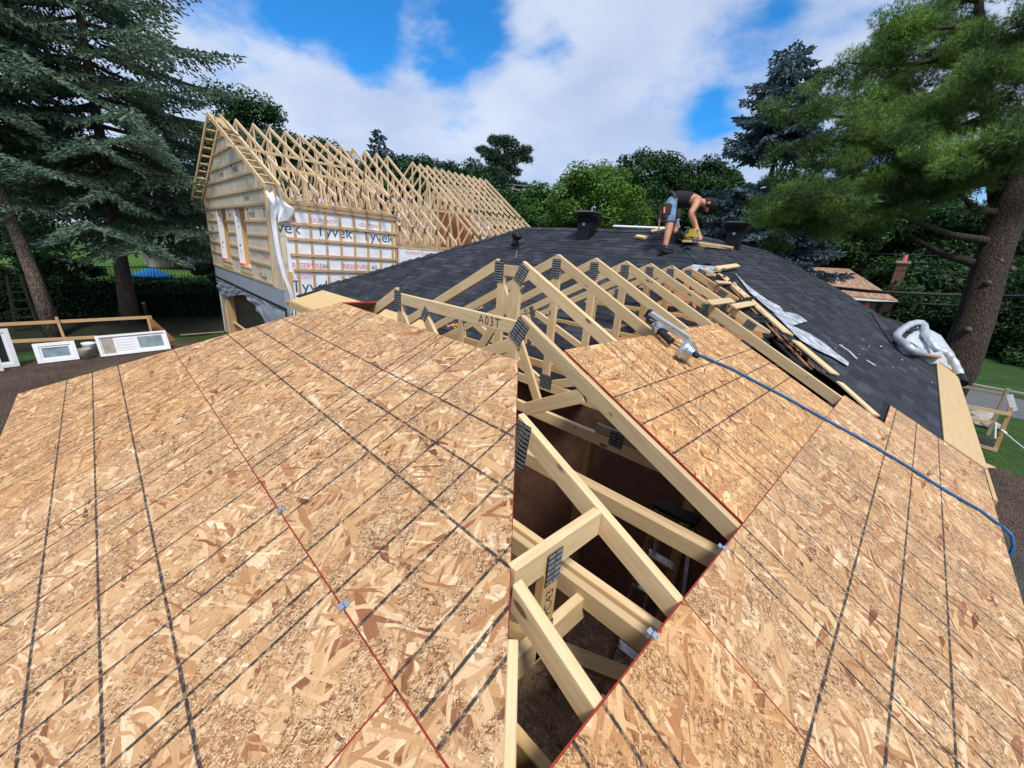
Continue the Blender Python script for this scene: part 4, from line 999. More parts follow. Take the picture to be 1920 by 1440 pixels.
def spruce(name, label, cat, base, top, rad, cb, mat, barkm, r0, seed, nb=120, group=None, dens=1.0, blade=(.17, .05), droop=.28, gapz=None, taper=.82):
    rng = np.random.default_rng(seed); base, top = np.array(base, float), np.array(top, float); H = np.linalg.norm(top-base)
    t = thing(name, label, cat, base, group)
    trunk(t, (0, 0, -.1), top-base, r0, .03, barkm, .06, 12, random.Random(seed))
    P, D, L, Wd = [], [], [], []
    limb = MB(); ga = 2.39996
    for i in range(nb):
        f = (i+rng.uniform(0, .8))/nb; f = cb+(1-cb)*f**1.05
        if gapz and any(a < f < b for a, b in gapz): continue
        az = i*ga + rng.uniform(-.5, .5); out = np.array([math.cos(az), math.sin(az), 0])
        ln = rad*(max(0, 1-(f-cb)/(1-cb))**taper)*rng.uniform(.72, 1.1)+.25
        if f < cb+.12: ln *= .8
        o = (top-base)*f; dr = droop*rng.uniform(.7, 1.3)*(1.15-f*.9); up2 = .16
        bp = lambda s: o + out*ln*s + np.array([0, 0, 1])*ln*(-dr*s*1.2 + (dr*.55+up2*.5)*s*s)
        limb.tube([bp(s) for s in (0, .35, .7, .97)], [.012+.014*ln, .01+.009*ln, .006+.004*ln, .004], 5, cap=False)
        ns = max(4, int(ln/.10*dens)); perp = np.array([-out[1], out[0], 0])
        for k in range(ns):
            s = .12+.88*(k+rng.random())/ns; c = bp(s); tl = min(ln*.36, .16+.42*ln*(1-s)**.75*.9)*rng.uniform(.7, 1.15)
            for sd in (-1, 1):
                d = out*rng.uniform(.45, .75)+perp*sd*rng.uniform(.65, 1)+np.array([0, 0, -.10-.35*droop*rng.random()]); d /= np.linalg.norm(d)
                m = max(2, int(tl/.085*dens)); tt = (np.arange(m)+rng.random(m))/m
                pts = c + d*tl*tt[:, None] + np.array([0, 0, -1])*(tl*.25*tt**2)[:, None]
                P.append(pts); dd = np.tile(d, (m, 1)) + rng.normal(0, .42, (m, 3)) + np.array([0, 0, -.05]); D.append(dd)
                L.append(np.full(m, blade[0])*rng.uniform(.7, 1.25, m)); Wd.append(np.full(m, blade[1])*rng.uniform(.8, 1.3, m))
        P.append(bp(1.0)[None]); D.append((out+np.array([0, 0, .15]))[None]); L.append(np.array([blade[0]*1.3])); Wd.append(np.array([blade[1]]))
    P, D, L, Wd = map(np.concatenate, (P, D, L, Wd))
    V, q = sprays(P, D, L, Wd, np.array([0, 0, 1.0]), rng)
    fast_mesh('crown', V, q, mat, t); limb.build('limb', barkm, t, True, 'local', 'stuff')
    return t
def tufts(centers, radii, count, nl, nw, per, rng, upb=.35, flat=.55):
    """needle tufts filling ellipsoid pads"""
    w = np.array([r[0]*r[1]*r[2] for r in radii])**.66; idx = rng.choice(len(centers), count, p=w/w.sum())
    u = norm(rng.normal(0, 1, (count, 3)))*(rng.random((count, 1))**.42)
    P = centers[idx] + u*radii[idx]
    ax = norm(u + np.array([0, 0, upb]) + rng.normal(0, .35, (count, 3)))
    P = np.repeat(P, per, 0); A = np.repeat(ax, per, 0); n = len(P)
    D = norm(A*.8 + rng.normal(0, .55, (n, 3))); L = nl*rng.uniform(.65, 1.2, n); s = norm(np.cross(D, rng.normal(0, 1, (n, 3))))
    V = np.stack([P - s*nw*.5, P + s*nw*.5, P + D*L[:, None]], 1).reshape(-1, 3)
    return V, n
def leaves(centers, radii, count, size, rng, shell=.5):
    w = radii.prod(1)**.6; idx = rng.choice(len(centers), count, p=w/w.sum())
    u = norm(rng.normal(0, 1, (count, 3)))*(rng.random((count, 1))**shell)
    P = centers[idx]+u*radii[idx]; nrm = norm(u*.7+np.array([0, 0, .7])+rng.normal(0, .5, (count, 3)))
    a = norm(np.cross(nrm, rng.normal(0, 1, (count, 3)))); b = np.cross(nrm, a); s = size*rng.uniform(.6, 1.3, (count, 1))
    V = np.stack([P - a*s*.55, P - b*s*.32 + nrm*s*.06, P + a*s*.6, P + b*s*.32 + nrm*s*.06], 1).reshape(-1, 3)
    return V, count
def broad(name, label, cat, base, crown, rad, mat, seed, count=26000, size=.16, group=None, barkm='bark_dark', nclump=46, r0=.22, clump=.34):
    """leafy tree: crown centre, crown radii"""
    rng = np.random.default_rng(seed); base, crown, rad = np.array(base, float), np.array(crown, float), np.array(rad, float)
    t = thing(name, label, cat, base, group); c0 = crown-base
    trunk(t, (0, 0, -.1), c0+np.array([0, 0, rad[2]*.3]), r0, r0*.3, barkm, .12, 8, random.Random(seed))
    u = norm(rng.normal(0, 1, (nclump, 3))); u[:, 2] = np.where(u[:, 2] < -.55, -u[:, 2], u[:, 2])
    rr = rng.uniform(.45, .92, (nclump, 1)); cc = c0+u*rad*rr
    cr = rad.mean()*clump*rng.uniform(.6, 1.2, (nclump, 1))*np.array([1, 1, .75])
    V, q = leaves(cc, cr, count, size, rng); fast_mesh('crown', V, q, mat, t)
    lb = MB(); o = c0*.55; o[:2] *= .6
    for k in range(0, nclump, 3):
        s0 = c0*rng.uniform(.45, .9); lb.tube([s0, (s0+cc[k])/2+rng.normal(0, .15, 3), cc[k]], [r0*.3, r0*.18, .02], 5, cap=False)
    lb.build('limb', barkm, t, True, 'local', 'stuff')
    return t
def g0(p, z=ZG): return (p[0], p[1], z)

# the two tall spruces at the left
b1 = at(246, 607, 18); spruce('spruce_tree', 'tall blue green spruce behind the long white door frame', 'tree', g0(b1), (-28.6, 2.3, 19.5), 7.4, .165, 'spruce', 'bark', .25, 21, 130, 'tall spruces', .82, (.20, .055), .22)
b2 = at(104, 630, 15.0); spruce('spruce_tree', 'leaning spruce with bare lower trunk behind the small white window', 'tree', g0(b2), (-27.6, -2.4, 16.5), 4.2, .36, 'spruce', 'bark', .20, 22, 120, 'tall spruces', .9, (.20, .055), .34)
b3 = at(-120, 600, 19); spruce('spruce_tree', 'spruce at the frame edge, its boughs reaching over the leaning trunk', 'tree', g0(b3), (b3.x-1.5, b3.y-.6, 17), 6.2, .22, 'spruce', 'bark', .3, 23, 120, 'tall spruces', .9, (.22, .06), .3)
b4 = at(345, 560, 34); spruce('spruce_tree', 'dark spruce standing behind the gable of the timber house', 'tree', g0(b4), (b4.x, b4.y, 11), 4.4, .3, 'spruce', 'bark', .25, 24, 110, 'tall spruces', .8, (.24, .07), .3)
# behind the bare trusses
for i, (px, py, D, w, h, mt, lb) in enumerate([(470, 285, 34, 4.0, 4.6, 'leafdark', 'dark leafy tree showing between the first bare trusses'), (590, 330, 36, 4.5, 3.2, 'leafdark', 'dark leafy tree low behind the middle bare trusses'),
        (1015, 412, 34, 3.0, 2.4, 'leafmid', 'small bluish tree right of the utility pole'), (1120, 390, 27, 3.4, 2.6, 'leafbright', 'bright green leafy tree behind the roof vent on the ridge'),
        (1210, 362, 38, 4.0, 3.6, 'leafdark', 'dark maple standing behind the bright green tree'), (1305, 372, 40, 4.4, 3.4, 'leafdark', 'dark maple rising behind the bending worker'),
        (1362, 375, 44, 2.6, 3.4, 'leafdark', 'thin dark tree beside the blue spruce'), (1075, 440, 30, 3.0, 1.5, 'leafmid', 'low green shrubbery behind the ridge and vent'), (970, 420, 40, 3.0, 3, 'leafdark', 'dark green tree below the utility pole'),
        (880, 372, 44, 5, 3.4, 'pinefar', 'dark tree behind the rear run of trusses'), (770, 345, 46, 5, 3.0, 'pinefar', 'dark tree behind the gap between truss runs'), (1400, 430, 36, 4.5, 3.2, 'leafdark', 'dark tree at the foot of the blue spruce'), (690, 360, 44, 5, 3.0, 'leafdark', 'dark tree mass behind the timber house'), (1235, 425, 34, 3.6, 2.0, 'leafdark', 'low dark tree behind the worker legs'), (1325, 440, 33, 3.8, 2.4, 'leafdark', 'low dark tree behind the saw'), (1160, 440, 32, 3.4, 1.8, 'leafmid', 'low green tree behind the ridge lath'), (-40, 350, 38, 6, 4.0, 'leafdark', 'dark tree at the frame edge behind the leaning spruce'), (80, 350, 42, 6, 4.2, 'leafmid', 'leafy tree between the two spruce trunks'), (200, 360, 44, 6, 4.2, 'leafdark', 'dark tree behind the big spruce trunk'), (330, 385, 46, 6, 4.2, 'leafdark', 'dark tree behind the blue parasol')]):
    c = at(px, py, D); broad('leafy_tree', lb, 'tree', g0(c), c, (w, w, h), mt, 40+i, 24000, .20*D/30, 'trees beyond the houses')
spruce('fir_tree', 'small pointed fir above the middle of the bare trusses', 'tree', g0(at(712, 330, 42)), at(709, 246, 42), 3.3, .2, 'bluespruce', 'bark_dark', .2, 60, 90, None, .6, (.40, .16), .1)
# far white pine with open crown
c = at(945, 330, 45); pf = thing('pine_tree', 'lone far pine with open crown above the rear trusses', 'tree', g0(c)); o0 = np.array(g0(c))
trunk(pf, (0, 0, 0), np.array(at(946, 275, 45))-o0, .4, .1, 'bark_dark', .1, 8)
pads = [(945, 268, 28, 10), (922, 290, 22, 10), (968, 292, 26, 9), (985, 282, 14, 7), (905, 282, 14, 6), (940, 305, 30, 12), (925, 325, 24, 10), (960, 322, 18, 8), (945, 345, 26, 12), (908, 340, 14, 9), (975, 352, 18, 9), (950, 370, 30, 14), (980, 385, 16, 12), (925, 262, 12, 7), (990, 300, 10, 5)]
cc = np.array([np.array(at(a, b, 45+rnd.uniform(-2, 2)))-o0 for a, b, _, _ in pads]); cr = np.array([(w*.06, w*.06, h*.06) for _, _, w, h in pads])
V, q = tufts(cc, cr, 5200, .34, .07, 6, np.random.default_rng(3)); fast_mesh('crown', V, q, 'pinefar', pf, 3)
lb = MB()
for k in range(len(pads)): lb.tube([np.array([0, 0, cc[k][2]-.6]), cc[k]], [.09, .04], 5, cap=False)
lb.build('limb', 'bark_dark', pf, True, 'local', 'stuff')
# blue spruce
bt = at(1492, 84, 24); spruce('blue_spruce', 'tall grey blue spruce behind the right roof vent', 'tree', g0((bt.x+1.2, bt.y-.5)), bt, 5.4, .12, 'bluespruce', 'bark_dark', .3, 31, 190, None, .9, (.30, .10), .46, [(.57, .66)], .58)
# big white pine at the right
PD = 13.5
pb = g0(at(1795, 690, PD)); o0 = np.array(pb)
pt = thing('pine_tree', 'huge white pine with thick leaning trunk at the right', 'tree', pb)
mb = MB(); tp = [(1795, 690, .52), (1828, 600, .47), (1850, 520, .45), (1872, 450, .44), (1895, 395, .46)]
pts = [np.array([-.25, -.15, -.1])] + [np.array(at(a, b, PD))-o0 for a, b, _ in tp]; rad = [.62] + [r for _, _, r in tp]
q1 = [np.array(at(a, b, PD))-o0 for a, b in [(1925, 300), (1950, 180), (1985, 20), (2020, -150)]]
mb.tube(pts+q1, rad+[.36, .30, .24, .16], 14); 
q2 = [np.array(at(a, b, PD+.6))-o0 for a, b in [(1880, 420), (1866, 330), (1850, 200), (1838, 60), (1830, -80)]]
mb.tube(q2, [.30, .24, .19, .14, .09], 10)
mb.build('trunk', 'bark_dark', pt, True, 'local')
for px, py in [(1876, 490), (1797, 529), (1815, 618), (1852, 531), (1898, 505)]:
    a = np.array(at(px, py, PD-.38))-o0; mb = MB(); d = norm((CAM-o0-a)[None])[0]; mb.tube([a-d*.15, a+d*.06], [.10, .085], 10); mb.build('branch_stub', 'bark', pt, True, 'local')
limbs = [(1866, 330, 1480, 372, -2), (1858, 300, 1560, 392, 1), (1850, 230, 1540, 262, -1.5), (1845, 200, 1480, 212, -1), (1842, 160, 1600, 180, 1.5), (1838, 90, 1590, 118, 0), (1836, 40, 1680, 30, -1.5), (1860, 300, 1720, 300, -2.5),
         (1930, 280, 1800, 290, -3.5), (1940, 230, 1880, 280, -3.5), (1960, 120, 1850, 130, -3), (1850, 150, 1740, 200, -2.5), (1980, 40, 1880, 60, -2.5), (1840, 60, 1760, 110, 1), (1866, 340, 1640, 360, 2), (1845, 220, 1660, 240, -2), (1832, 0, 1740, -30, 0)]
bare = [(1872, 455, 1690, 405, -1), (1866, 400, 1800, 365, -.5), (1895, 420, 1990, 380, -.5), (1850, 500, 1700, 440, .5)]
LB = MB(); cen, rds = [], []
rng = np.random.default_rng(77)
for (ax, ay, bx, by, dd) in limbs:
    a = np.array(at(ax, ay, PD+.3))-o0; b = np.array(at(bx, by, PD+dd))-o0; m = (a+b)/2+np.array([0, 0, -.25]); ln = np.linalg.norm(b-a)
    LB.tube([a, (a+m)/2+rng.normal(0, .05, 3), m, (m+b)/2+rng.normal(0, .08, 3), b], [.11, .09, .07, .05, .02], 6, cap=False)
    for k in range(max(5, int(ln*2.6))):
        f = rng.uniform(.28, 1.03); p = a*(1-f)**1+b*f+np.array([0, 0, -.25*4*f*(1-f)]); s = rng.uniform(.32, .62)*(1.15-.3*abs(f-.7))
        cen.append(p+rng.normal(0, 1, 3)*np.array([.42, .42, .16])); rds.append((s, s, s*.48))
for (ax, ay, bx, by, dd) in bare:
    a = np.array(at(ax, ay, PD+.1))-o0; b = np.array(at(bx, by, PD+dd))-o0; m = (a+b)/2+np.array([0, 0, -.15]); LB.tube([a, m, b], [.15, .10, .05], 7, cap=False)
for (px, py, dd, n, sx, sz) in [(1900, 60, 1.5, 34, 1.5, 1.2), (1780, 60, 1, 26, 1.3, 1.0), (1700, 230, 1.2, 22, 1.2, .5), (1840, 180, 1.5, 26, 1.4, .7), (1560, 330, .5, 22, 1.3, .4), (1860, 300, -2, 22, 1.4, .32), (1640, 160, 1.5, 20, .9, .5), (1590, 385, .8, 24, 1.2, .35), (1920, 200, -1, 20, 1.2, .6), (1500, 365, -.5, 16, .9, .3), (1540, 410, .2, 24, 1.0, .35), (1500, 395, .6, 14, .8, .3), (1600, 280, 1.5, 22, 1.2, .4), (1700, 130, 2, 22, 1.0, .8)]:
    for k in range(n):
        p = np.array(at(px, py, PD+dd))-o0+rng.normal(0, 1, 3)*np.array([sx, sx, sz]); s = rng.uniform(.3, .62); cen.append(p); rds.append((s, s, s*.5))
V, q = tufts(np.array(cen), np.array(rds), 92000, .165, .013, 7, rng, .5); fast_mesh('crown', V, q, 'pine', pt, 3)
LB.build('limb', 'bark_dark', pt, True, 'local', 'stuff')
# wood behind the road on the right
WO = [(1480, 440, 30, 3.5, 2.6, 'leafdark'), (1560, 440, 34, 4, 3.2, 'leafmid'), (1640, 430, 38, 4.2, 4, 'leafdark'), (1600, 480, 42, 4.0, 3.0, 'leafdark'), (1700, 440, 40, 5, 4, 'leafmid'), (1770, 470, 36, 5, 4.2, 'leafdark'), (1700, 545, 33, 4, 2.6, 'leafdark'), (1760, 600, 31, 4, 2.6, 'leafdark'),
      (1850, 480, 38, 5, 4.6, 'leafmid'), (1930, 470, 34, 5, 5, 'leafmid'), (1880, 580, 30, 4.2, 3.2, 'leafdark'), (1830, 620, 29, 3.6, 2.6, 'leafdark'), (1940, 600, 27, 4, 3.4, 'leafdark'), (1960, 680, 25, 3, 2.2, 'leafdark'), (1870, 670, 28, 3.2, 1.8, 'leafdark'), (1780, 665, 31, 3.4, 1.8, 'leafdark'), (1700, 610, 34, 3.5, 2.2, 'leafdark'), (1540, 400, 48, 5, 4, 'leafdark'), (2000, 560, 30, 5, 5, 'leafdark'), (1650, 380, 50, 6, 4, 'leafmid'), (1740, 380, 48, 5, 5, 'leafbright'), (1520, 480, 36, 4, 2.4, 'leafdark'), (1580, 520, 44, 5, 3, 'leafdark')]
PL = ['behind the neighbour roof', 'left of the brick chimney', 'beyond the road', 'behind the pine trunk', 'above the brown roof', 'under the pine boughs', 'past the grass verge']
for i, (px, py, D, w, h, mt) in enumerate(WO):
    c = at(px, py, D)
    broad('leafy_tree', ['dark', 'mid green', 'bright green'][['leafdark', 'leafmid', 'leafbright'].index(mt)] + ' broadleaf tree in the wood ' + ['just behind the black ridge', 'over the near end of the brown roof', 'over the middle of the brown roof', 'right behind the brown roof ridge', 'above the brick chimney', 'in front of the pine trunk foot', 'under the thick cable',
        'below the cable left of the pine', 'right of the pine trunk, high', 'at the frame edge, high', 'right of the pine trunk, middle', 'just left of the lower pine trunk', 'at the frame edge, middle', 'at the frame edge, low by the verge', 'right of the pine trunk, low', 'beside the torn duct', 'beside the brown house wall', 'behind the blue spruce foot', 'beyond the frame edge', 'seen between pine boughs', 'glowing between the highest pine boughs', 'low behind the black ridge', 'low behind the brown roof'][i], 'tree', g0(c), c, (w, w, h), mt, 80+i, 17000, .22*D/30, 'wood across the road', nclump=40)
# hedge and neighbour garden at the left
hp0, hp1 = Vector((-27.5, -9.0, ZG)), Vector((-26.2, 12.0, ZG))
hd = thing('cedar_hedge', 'long dark hedge behind the spruce trunks', 'hedge', (-26.8, 1.5, ZG))
n = 90; hc = np.array([np.array(hp0.lerp(hp1, (i+.5)/n))-np.array(hd.location)+np.array([0, 0, z]) for i in range(n) for z in (.3, .9, 1.45)]); hr = np.tile(np.array([.45, .34, .55]), (len(hc), 1))*rng.uniform(.75, 1.15, (len(hc), 1))
V, q = leaves(hc, hr, 60000, .10, rng); fast_mesh('foliage', V, q, 'hedge', hd)
mb = MB()
for i in range(0, n, 3): p = hp0.lerp(hp1, i/n)-Vector(hd.location); mb.tube([p, p+Vector((0, 0, 1.2))], [.05, .02], 5)
mb.build('stem', 'bark_dark', hd, False, 'local', 'stuff')
_o = sheet('neighbour_lawn', [(-70, -40), (-29, -40), (-28, 30), (-70, 30)], ZG+.9, 'grass')
M['grass_sun_tone'] = mat_ground('grass_painted_sun', [(0.03, 0.075, 0.012), (0.07, 0.165, 0.022), (0.12, 0.25, 0.04)], 1.6, .9); _o.data.materials[0] = M['grass_sun_tone']  # brighter copy of the grass, sunlight put into its colour
for i, (x, y, w, h, mt, lb) in enumerate([(-30.5, -6.5, 1.9, 1.1, 'leafdark', 'dark shrub by the fence near the frame edge'), (-31, -3.6, 1.6, .9, 'leafmid', 'mid green shrub behind the leaning trunk'), (-30.8, -.6, 1.7, .9, 'leafdark', 'dark shrub between the two spruce trunks'), (-31.2, 6.2, 1.6, 1.0, 'leafdark', 'dark shrub right of the blue parasol'), (-33, 9.0, 2.2, 1.3, 'leafmid', 'green shrub before the neighbour house'), (-36, -8, 3, 2.2, 'leafdark', 'large dark bush at the far lawn edge'), (-38, -2.5, 2.6, 1.8, 'leafmid', 'round bush on the far lawn')]):
    broad('garden_shrub', lb, 'shrub', (x, y, ZG+.9), (x, y, ZG+.9+h*.8), (w, w, h), mt, 130+i, 7000, .15, 'shrubs in the neighbour garden', nclump=16, r0=.05)
mf = thing('garden_fence', 'black metal picket fence beyond the hedge', 'fence', (-30, 2, ZG+.9))
mb = MB(); mb.bar((-30, -14, ZG+1.0), (-30, 14, ZG+1.0), .04, .04); mb.build('rail', 'black', mf); mb = MB(); mb.bar((-30, -14, ZG+2.05), (-30, 14, ZG+2.05), .04, .04); mb.build('rail', 'black', mf)
pk = MB().bar((-30, -14, ZG+.9), (-30, -14, ZG+2.15), .02, .02, X).build('picket', 'black', mf)
for i in range(1, 200):
    o = pk.copy(); C.objects.link(o); o.location.y += i*.14
pc = at(284, 512, 26); pa = thing('parasol', 'blue garden parasol beyond the fence', 'parasol', (pc.x, pc.y, ZG+.9))
mb = MB(); mb.lathe([(.03, .55), (1.05, 0.0), (1.0, -.12), (.02, .45)], 8, 0, Matrix.Translation(pc+Vector((0, 0, -.15)))); mb.build('canopy', 'canopy', pa)
mb = MB(); mb.tube([(pc.x, pc.y, ZG+.9), (pc.x, pc.y, pc.z+.4)], .03, 6); mb.build('pole', 'white', pa)
nh = at(365, 480, 34); nb_ = thing('neighbour_house', 'pale neighbour house glimpsed under the spruce boughs', 'house', (nh.x, nh.y, ZG+.9))
mesh('wall', boxv((nh.x-5, nh.y-3, ZG+.9), (nh.x, nh.y+6, nh.z+.6)), BF, 'stone', nb_); mesh('roof', [(nh.x+.5, nh.y-3.5, nh.z+.6), (nh.x+.5, nh.y+6.5, nh.z+.6), (nh.x-2.5, nh.y+6.5, nh.z+2.2), (nh.x-2.5, nh.y-3.5, nh.z+2.2), (nh.x-5.5, nh.y+6.5, nh.z+.6), (nh.x-5.5, nh.y-3.5, nh.z+.6)], [(0, 1, 2, 3), (3, 2, 4, 5), (0, 3, 5), (1, 4, 2)], 'felt', nb_)
for k in range(3):
    w = mesh('window', boxv((nh.x, nh.y-1.6+k*1.9, nh.z-.9), (nh.x+.05, nh.y-.4+k*1.9, nh.z+.2)), BF, 'white', nb_); mesh('pane', boxv((nh.x+.05, nh.y-1.5+k*1.9, nh.z-.8), (nh.x+.06, nh.y-.5+k*1.9, nh.z+.1)), BF, 'glass_pale', w)

# ------------------------------------------------------------------ things on the roofs
def vent(base, label, rot=0.0):
    base = Vector(base); t = thing('roof_vent', label, 'roof vent', base, 'black roof vents')
    t.rotation_euler.z = rot; mw = Matrix.Translation(base) @ Matrix.Rotation(rot, 4, 'Z') @ Matrix.Scale(.80, 4)
    mesh('shaft', boxv((-.185, -.185, -.35), (.185, .185, .42)), BF, 'tar', t, mw=mw)
    def slabs(z0, z1, a, b):
        v = [(-a, -a, z0), (a, -a, z0), (a, a, z0), (-a, a, z0), (-b, -b, z1), (b, -b, z1), (b, b, z1), (-b, b, z1)]; return v
    for i, (z0, z1, a, b) in enumerate([(.36, .385, .27, .285), (.43, .46, .285, .30), (.50, .53, .30, .31), (.57, .60, .31, .30), (.60, .64, .30, .17)]):
        mesh('louvre' if i < 4 else 'cap', slabs(z0, z1, a, b), BF, 'tar', t, mw=mw)
    mesh('core', boxv((-.2, -.2, .42), (.2, .2, .60)), BF, 'black', t, mw=mw)
    mesh('sticker', boxv((-.03, -.19, .27), (.035, -.186, .34)), BF, 'white', t, mw=mw)
    return t
onF = lambda px, py, h=0.0: on(px, py, (0, -.5, 1), -2.09+h*T2)
vent(onF(1098, 444), 'black louvred roof vent near the middle of the shingle ridge', .12)
_v = onR(1381, 452); vent((-4.35, 11.4, 2.20), 'black louvred roof vent by the blue spruce at right of the worker', .1)
# plumbing flange
c = onF(966, 460); fb_ = thing('roof_flange', 'small black plumbing vent cowl on the shingles', 'pipe vent', c)
mb = MB(); mb.box((-.16, -.16, 0), (.16, .16, .012), 0, frame(c, X, NF)); mb.build('base', 'black', fb_)
mb = MB(); mb.lathe([(.10, -.02), (.085, .06), (.07, .10), (.07, .17), (.10, .19), (.10, .27), (.03, .29)], 14, 0, Matrix.Translation(c)); mb.tube([c+Vector((0, 0, .22)), c+Vector((.12, -.05, .20)), c+Vector((.17, -.06, .16))], .06, 10); mb.build('cowl', 'black', fb_, True)
c2 = onF(968, 484); tag(MB().tube([c2, c2+Vector((0, 0, .16))], .012, 6).build('roof_pin', 'steel'), 'thin metal pin standing on the shingles below the cowl', 'pin')
# offcuts and boards near the worker
plank(1193, 443, 1211, 446, .09, .045, 'short pale offcut lying on shingles left of the worker', .03, 'lumber', NF, onF, 'offcut', 'timber_offcut')
plank(1150, 424, 1246, 428, .06, .03, 'long pale lath along the ridge behind the worker', .03, 'white', NF, onF)
plank(1221, 434, 1244, 428, .10, .03, 'short board behind the workers boot on the ridge', .03, 'lumber', NF, onF)

# nailer and blue hose on the right deck
def along(pts, h, jit=0.0):
    return [onR(px, py, h) for px, py in pts]
nl = thing('nail_gun', 'silver and black coil nailer lying at the top edge of the right deck', 'nail gun', onR(1280, 650))
ax0, ax1 = onR(1240, 618, .05), onR(1290, 655, .05)               # handle axis
d = (ax1-ax0).normalized(); nrm = NR; sidev = nrm.cross(d)
def cyl(name, a, b, prof, mat, parent=nl, seg=18):
    a, b = Vector(a), Vector(b); fr = frame(a, nrm, b-a); L = (b-a).length
    return MB().lathe([(r, z*L) for r, z in prof], seg, 0, fr).build(name, mat, parent, True)
hd0 = onR(1278, 653, .075)
cyl('head', hd0-sidev*.0+d*.0, hd0+d*.085+nrm*.02, [(.03, -.10), (.066, -.06), (.075, 0), (.075, .45), (.066, .55), (.068, .62), (.058, .78), (.058, .86), (.040, 1.0), (.012, 1.05)], 'alu')
for i in range(5): cyl('cap_ring', hd0+d*(.03+.012*i)+nrm*.008, hd0+d*(.037+.012*i)+nrm*.01, [(.074-.004*i, 0), (.077-.004*i, .5), (.074-.004*i, 1)], 'steel')
cyl('magazine', hd0-sidev*.03-d*.055-nrm*.055, hd0-sidev*.03-d*.055+nrm*.025, [(.058, 0), (.068, .1), (.068, .8), (.060, .95), (.02, 1.0)], 'alu')
for a in (0, 2.1, 4.2): q = hd0-sidev*.03-d*.055+nrm*.026+d*.035*math.cos(a)+sidev*.035*math.sin(a); cyl('screw', q, q+nrm*.008, [(.009, 0), (.009, 1)], 'black', seg=8)
cyl('grip', onR(1258, 640, .055), onR(1237, 622, .05), [(.030, -.05), (.027, .1), (.026, .9), (.03, 1)], 'black')
cyl('collar', onR(1236, 621, .05), onR(1227, 612, .048), [(.034, 0), (.037, .2), (.037, .7), (.028, 1)], 'alu')
cyl('air_fitting', onR(1227, 612, .048), onR(1219, 605, .05), [(.022, 0), (.022, .5), (.015, .6), (.015, 1)], 'steel')
cyl('plug', onR(1219, 605, .05), onR(1213, 599, .05), [(.018, 0), (.022, .3), (.018, 1)], 'yellow')
mb = MB(); mb.bar(onR(1216, 588, .10), onR(1292, 636, .10), .045, .05, NR); mb.build('nail_rail', 'railgrey', nl)
mb = MB(); mb.bar(onR(1216, 588, .128), onR(1290, 635, .128), .018, .012, NR); mb.build('rail_track', 'steel', nl)
mb = MB(); mb.bar(onR(1213, 586, .10), onR(1218, 589.5, .10), .055, .062, NR); mb.build('rail_end', 'black', nl)
cyl('nose', hd0+d*.085+nrm*.02, hd0+d*.13+nrm*.02, [(.02, 0), (.02, .6), (.012, 1)], 'black')
hz = thing('air_hose', 'blue air hose running across the right deck and over its eave', 'hose', onR(1500, 760))
def smooth(pts, k=6):
    pts = [Vector(p) for p in pts]; out = []
    for i in range(len(pts)-1):
        p0, p1, p2, p3 = pts[max(i-1, 0)], pts[i], pts[i+1], pts[min(i+2, len(pts)-1)]
        for j in range(k):
            t = j/k; out.append(.5*((2*p1)+(p2-p0)*t+(2*p0-5*p1+4*p2-p3)*t*t+(3*p1-p0-3*p2+p3)*t**3))
    return out+[pts[-1]]
hp = along([(1308, 664), (1340, 678), (1375, 693), (1420, 717), (1470, 743), (1520, 771), (1575, 801), (1630, 832), (1690, 867), (1750, 905), (1800, 935), (1840, 958), (1862, 975)], .012)
hp += [Vector((-.01, 5.02, .03)), Vector((.03, 5.0, -.02)), Vector((.05, 4.98, -.2)), Vector((.06, 4.95, -1.2)), Vector((.3, 4.9, ZG+.02))]
mb = MB(); mb.tube(smooth(hp, 7), .0105, 10); mb.build('hose', 'hose', hz, True)
mb = MB(); mb.tube(smooth([onR(1216, 603, .05), onR(1214, 596, .09), onR(1222, 595, .11), onR(1240, 604, .09), onR(1258, 617, .08), onR(1290, 640, .05), onR(1308, 664, .02)], 6), .0125, 8); mb.build('hose_loop', 'hose_dark', hz, True)

# torn duct, plastic and debris at the old eave corner
def duct_tube(pts, r):
    p = smooth(pts, 14); L = len(p); mb = MB(); mb.tube(p, [r*(1+.05*(i % 2)+.06*math.sin(i*.7)) for i in range(L)], 14); return mb
dz = lambda px, py, D: at(px, py, D)
dt = thing('insulated_duct', 'silver flexible duct looped over the broken corner of the eave', 'duct', at(1720, 620, 8.6))
duct_tube([onR(1729, 661, .10), onR(1712, 657, .13), onR(1696, 645, .13), at(1684, 636, 8.0), at(1682, 628, 8.3), at(1692, 618, 8.6), at(1708, 608, 8.8), at(1725, 605.5, 8.9), at(1733, 612, 8.8), at(1734, 624, 8.5), at(1745, 641, 8.3), at(1757, 655, 8.2), at(1775, 663, 8.15), at(1789, 680, 8.1), at(1800, 704, 7.9), at(1804, 715, 7.75)], .068).build('duct', 'duct', dt, True)
mb = MB(); mb.tube([at(1801, 706, 7.85), at(1805, 719, 7.7)], .08, 12); mb.build('torn_end', 'black', dt)
pl = thing('plastic_sheet', 'pale plastic sheet bunched behind the silver duct', 'plastic sheet', at(1760, 640, 8.8))
r5 = random.Random(9); vs, fs = [], []
edge = [(1735, 613), (1752, 619), (1765, 627), (1778, 644), (1790, 664), (1799, 684), (1806, 702)]
for i, (px, py) in enumerate(edge):
    for jj in range(6): vs.append(at(px-9*jj-r5.uniform(0, 3), py+5*jj*(1-.4*i/6)+2*math.sin(jj*2+i), 8.75-.10*jj+r5.uniform(-.06, .06)))
for i in range(len(edge)-1):
    for jj in range(5): a = i*6+jj; fs.append((a, a+1, a+7, a+6))
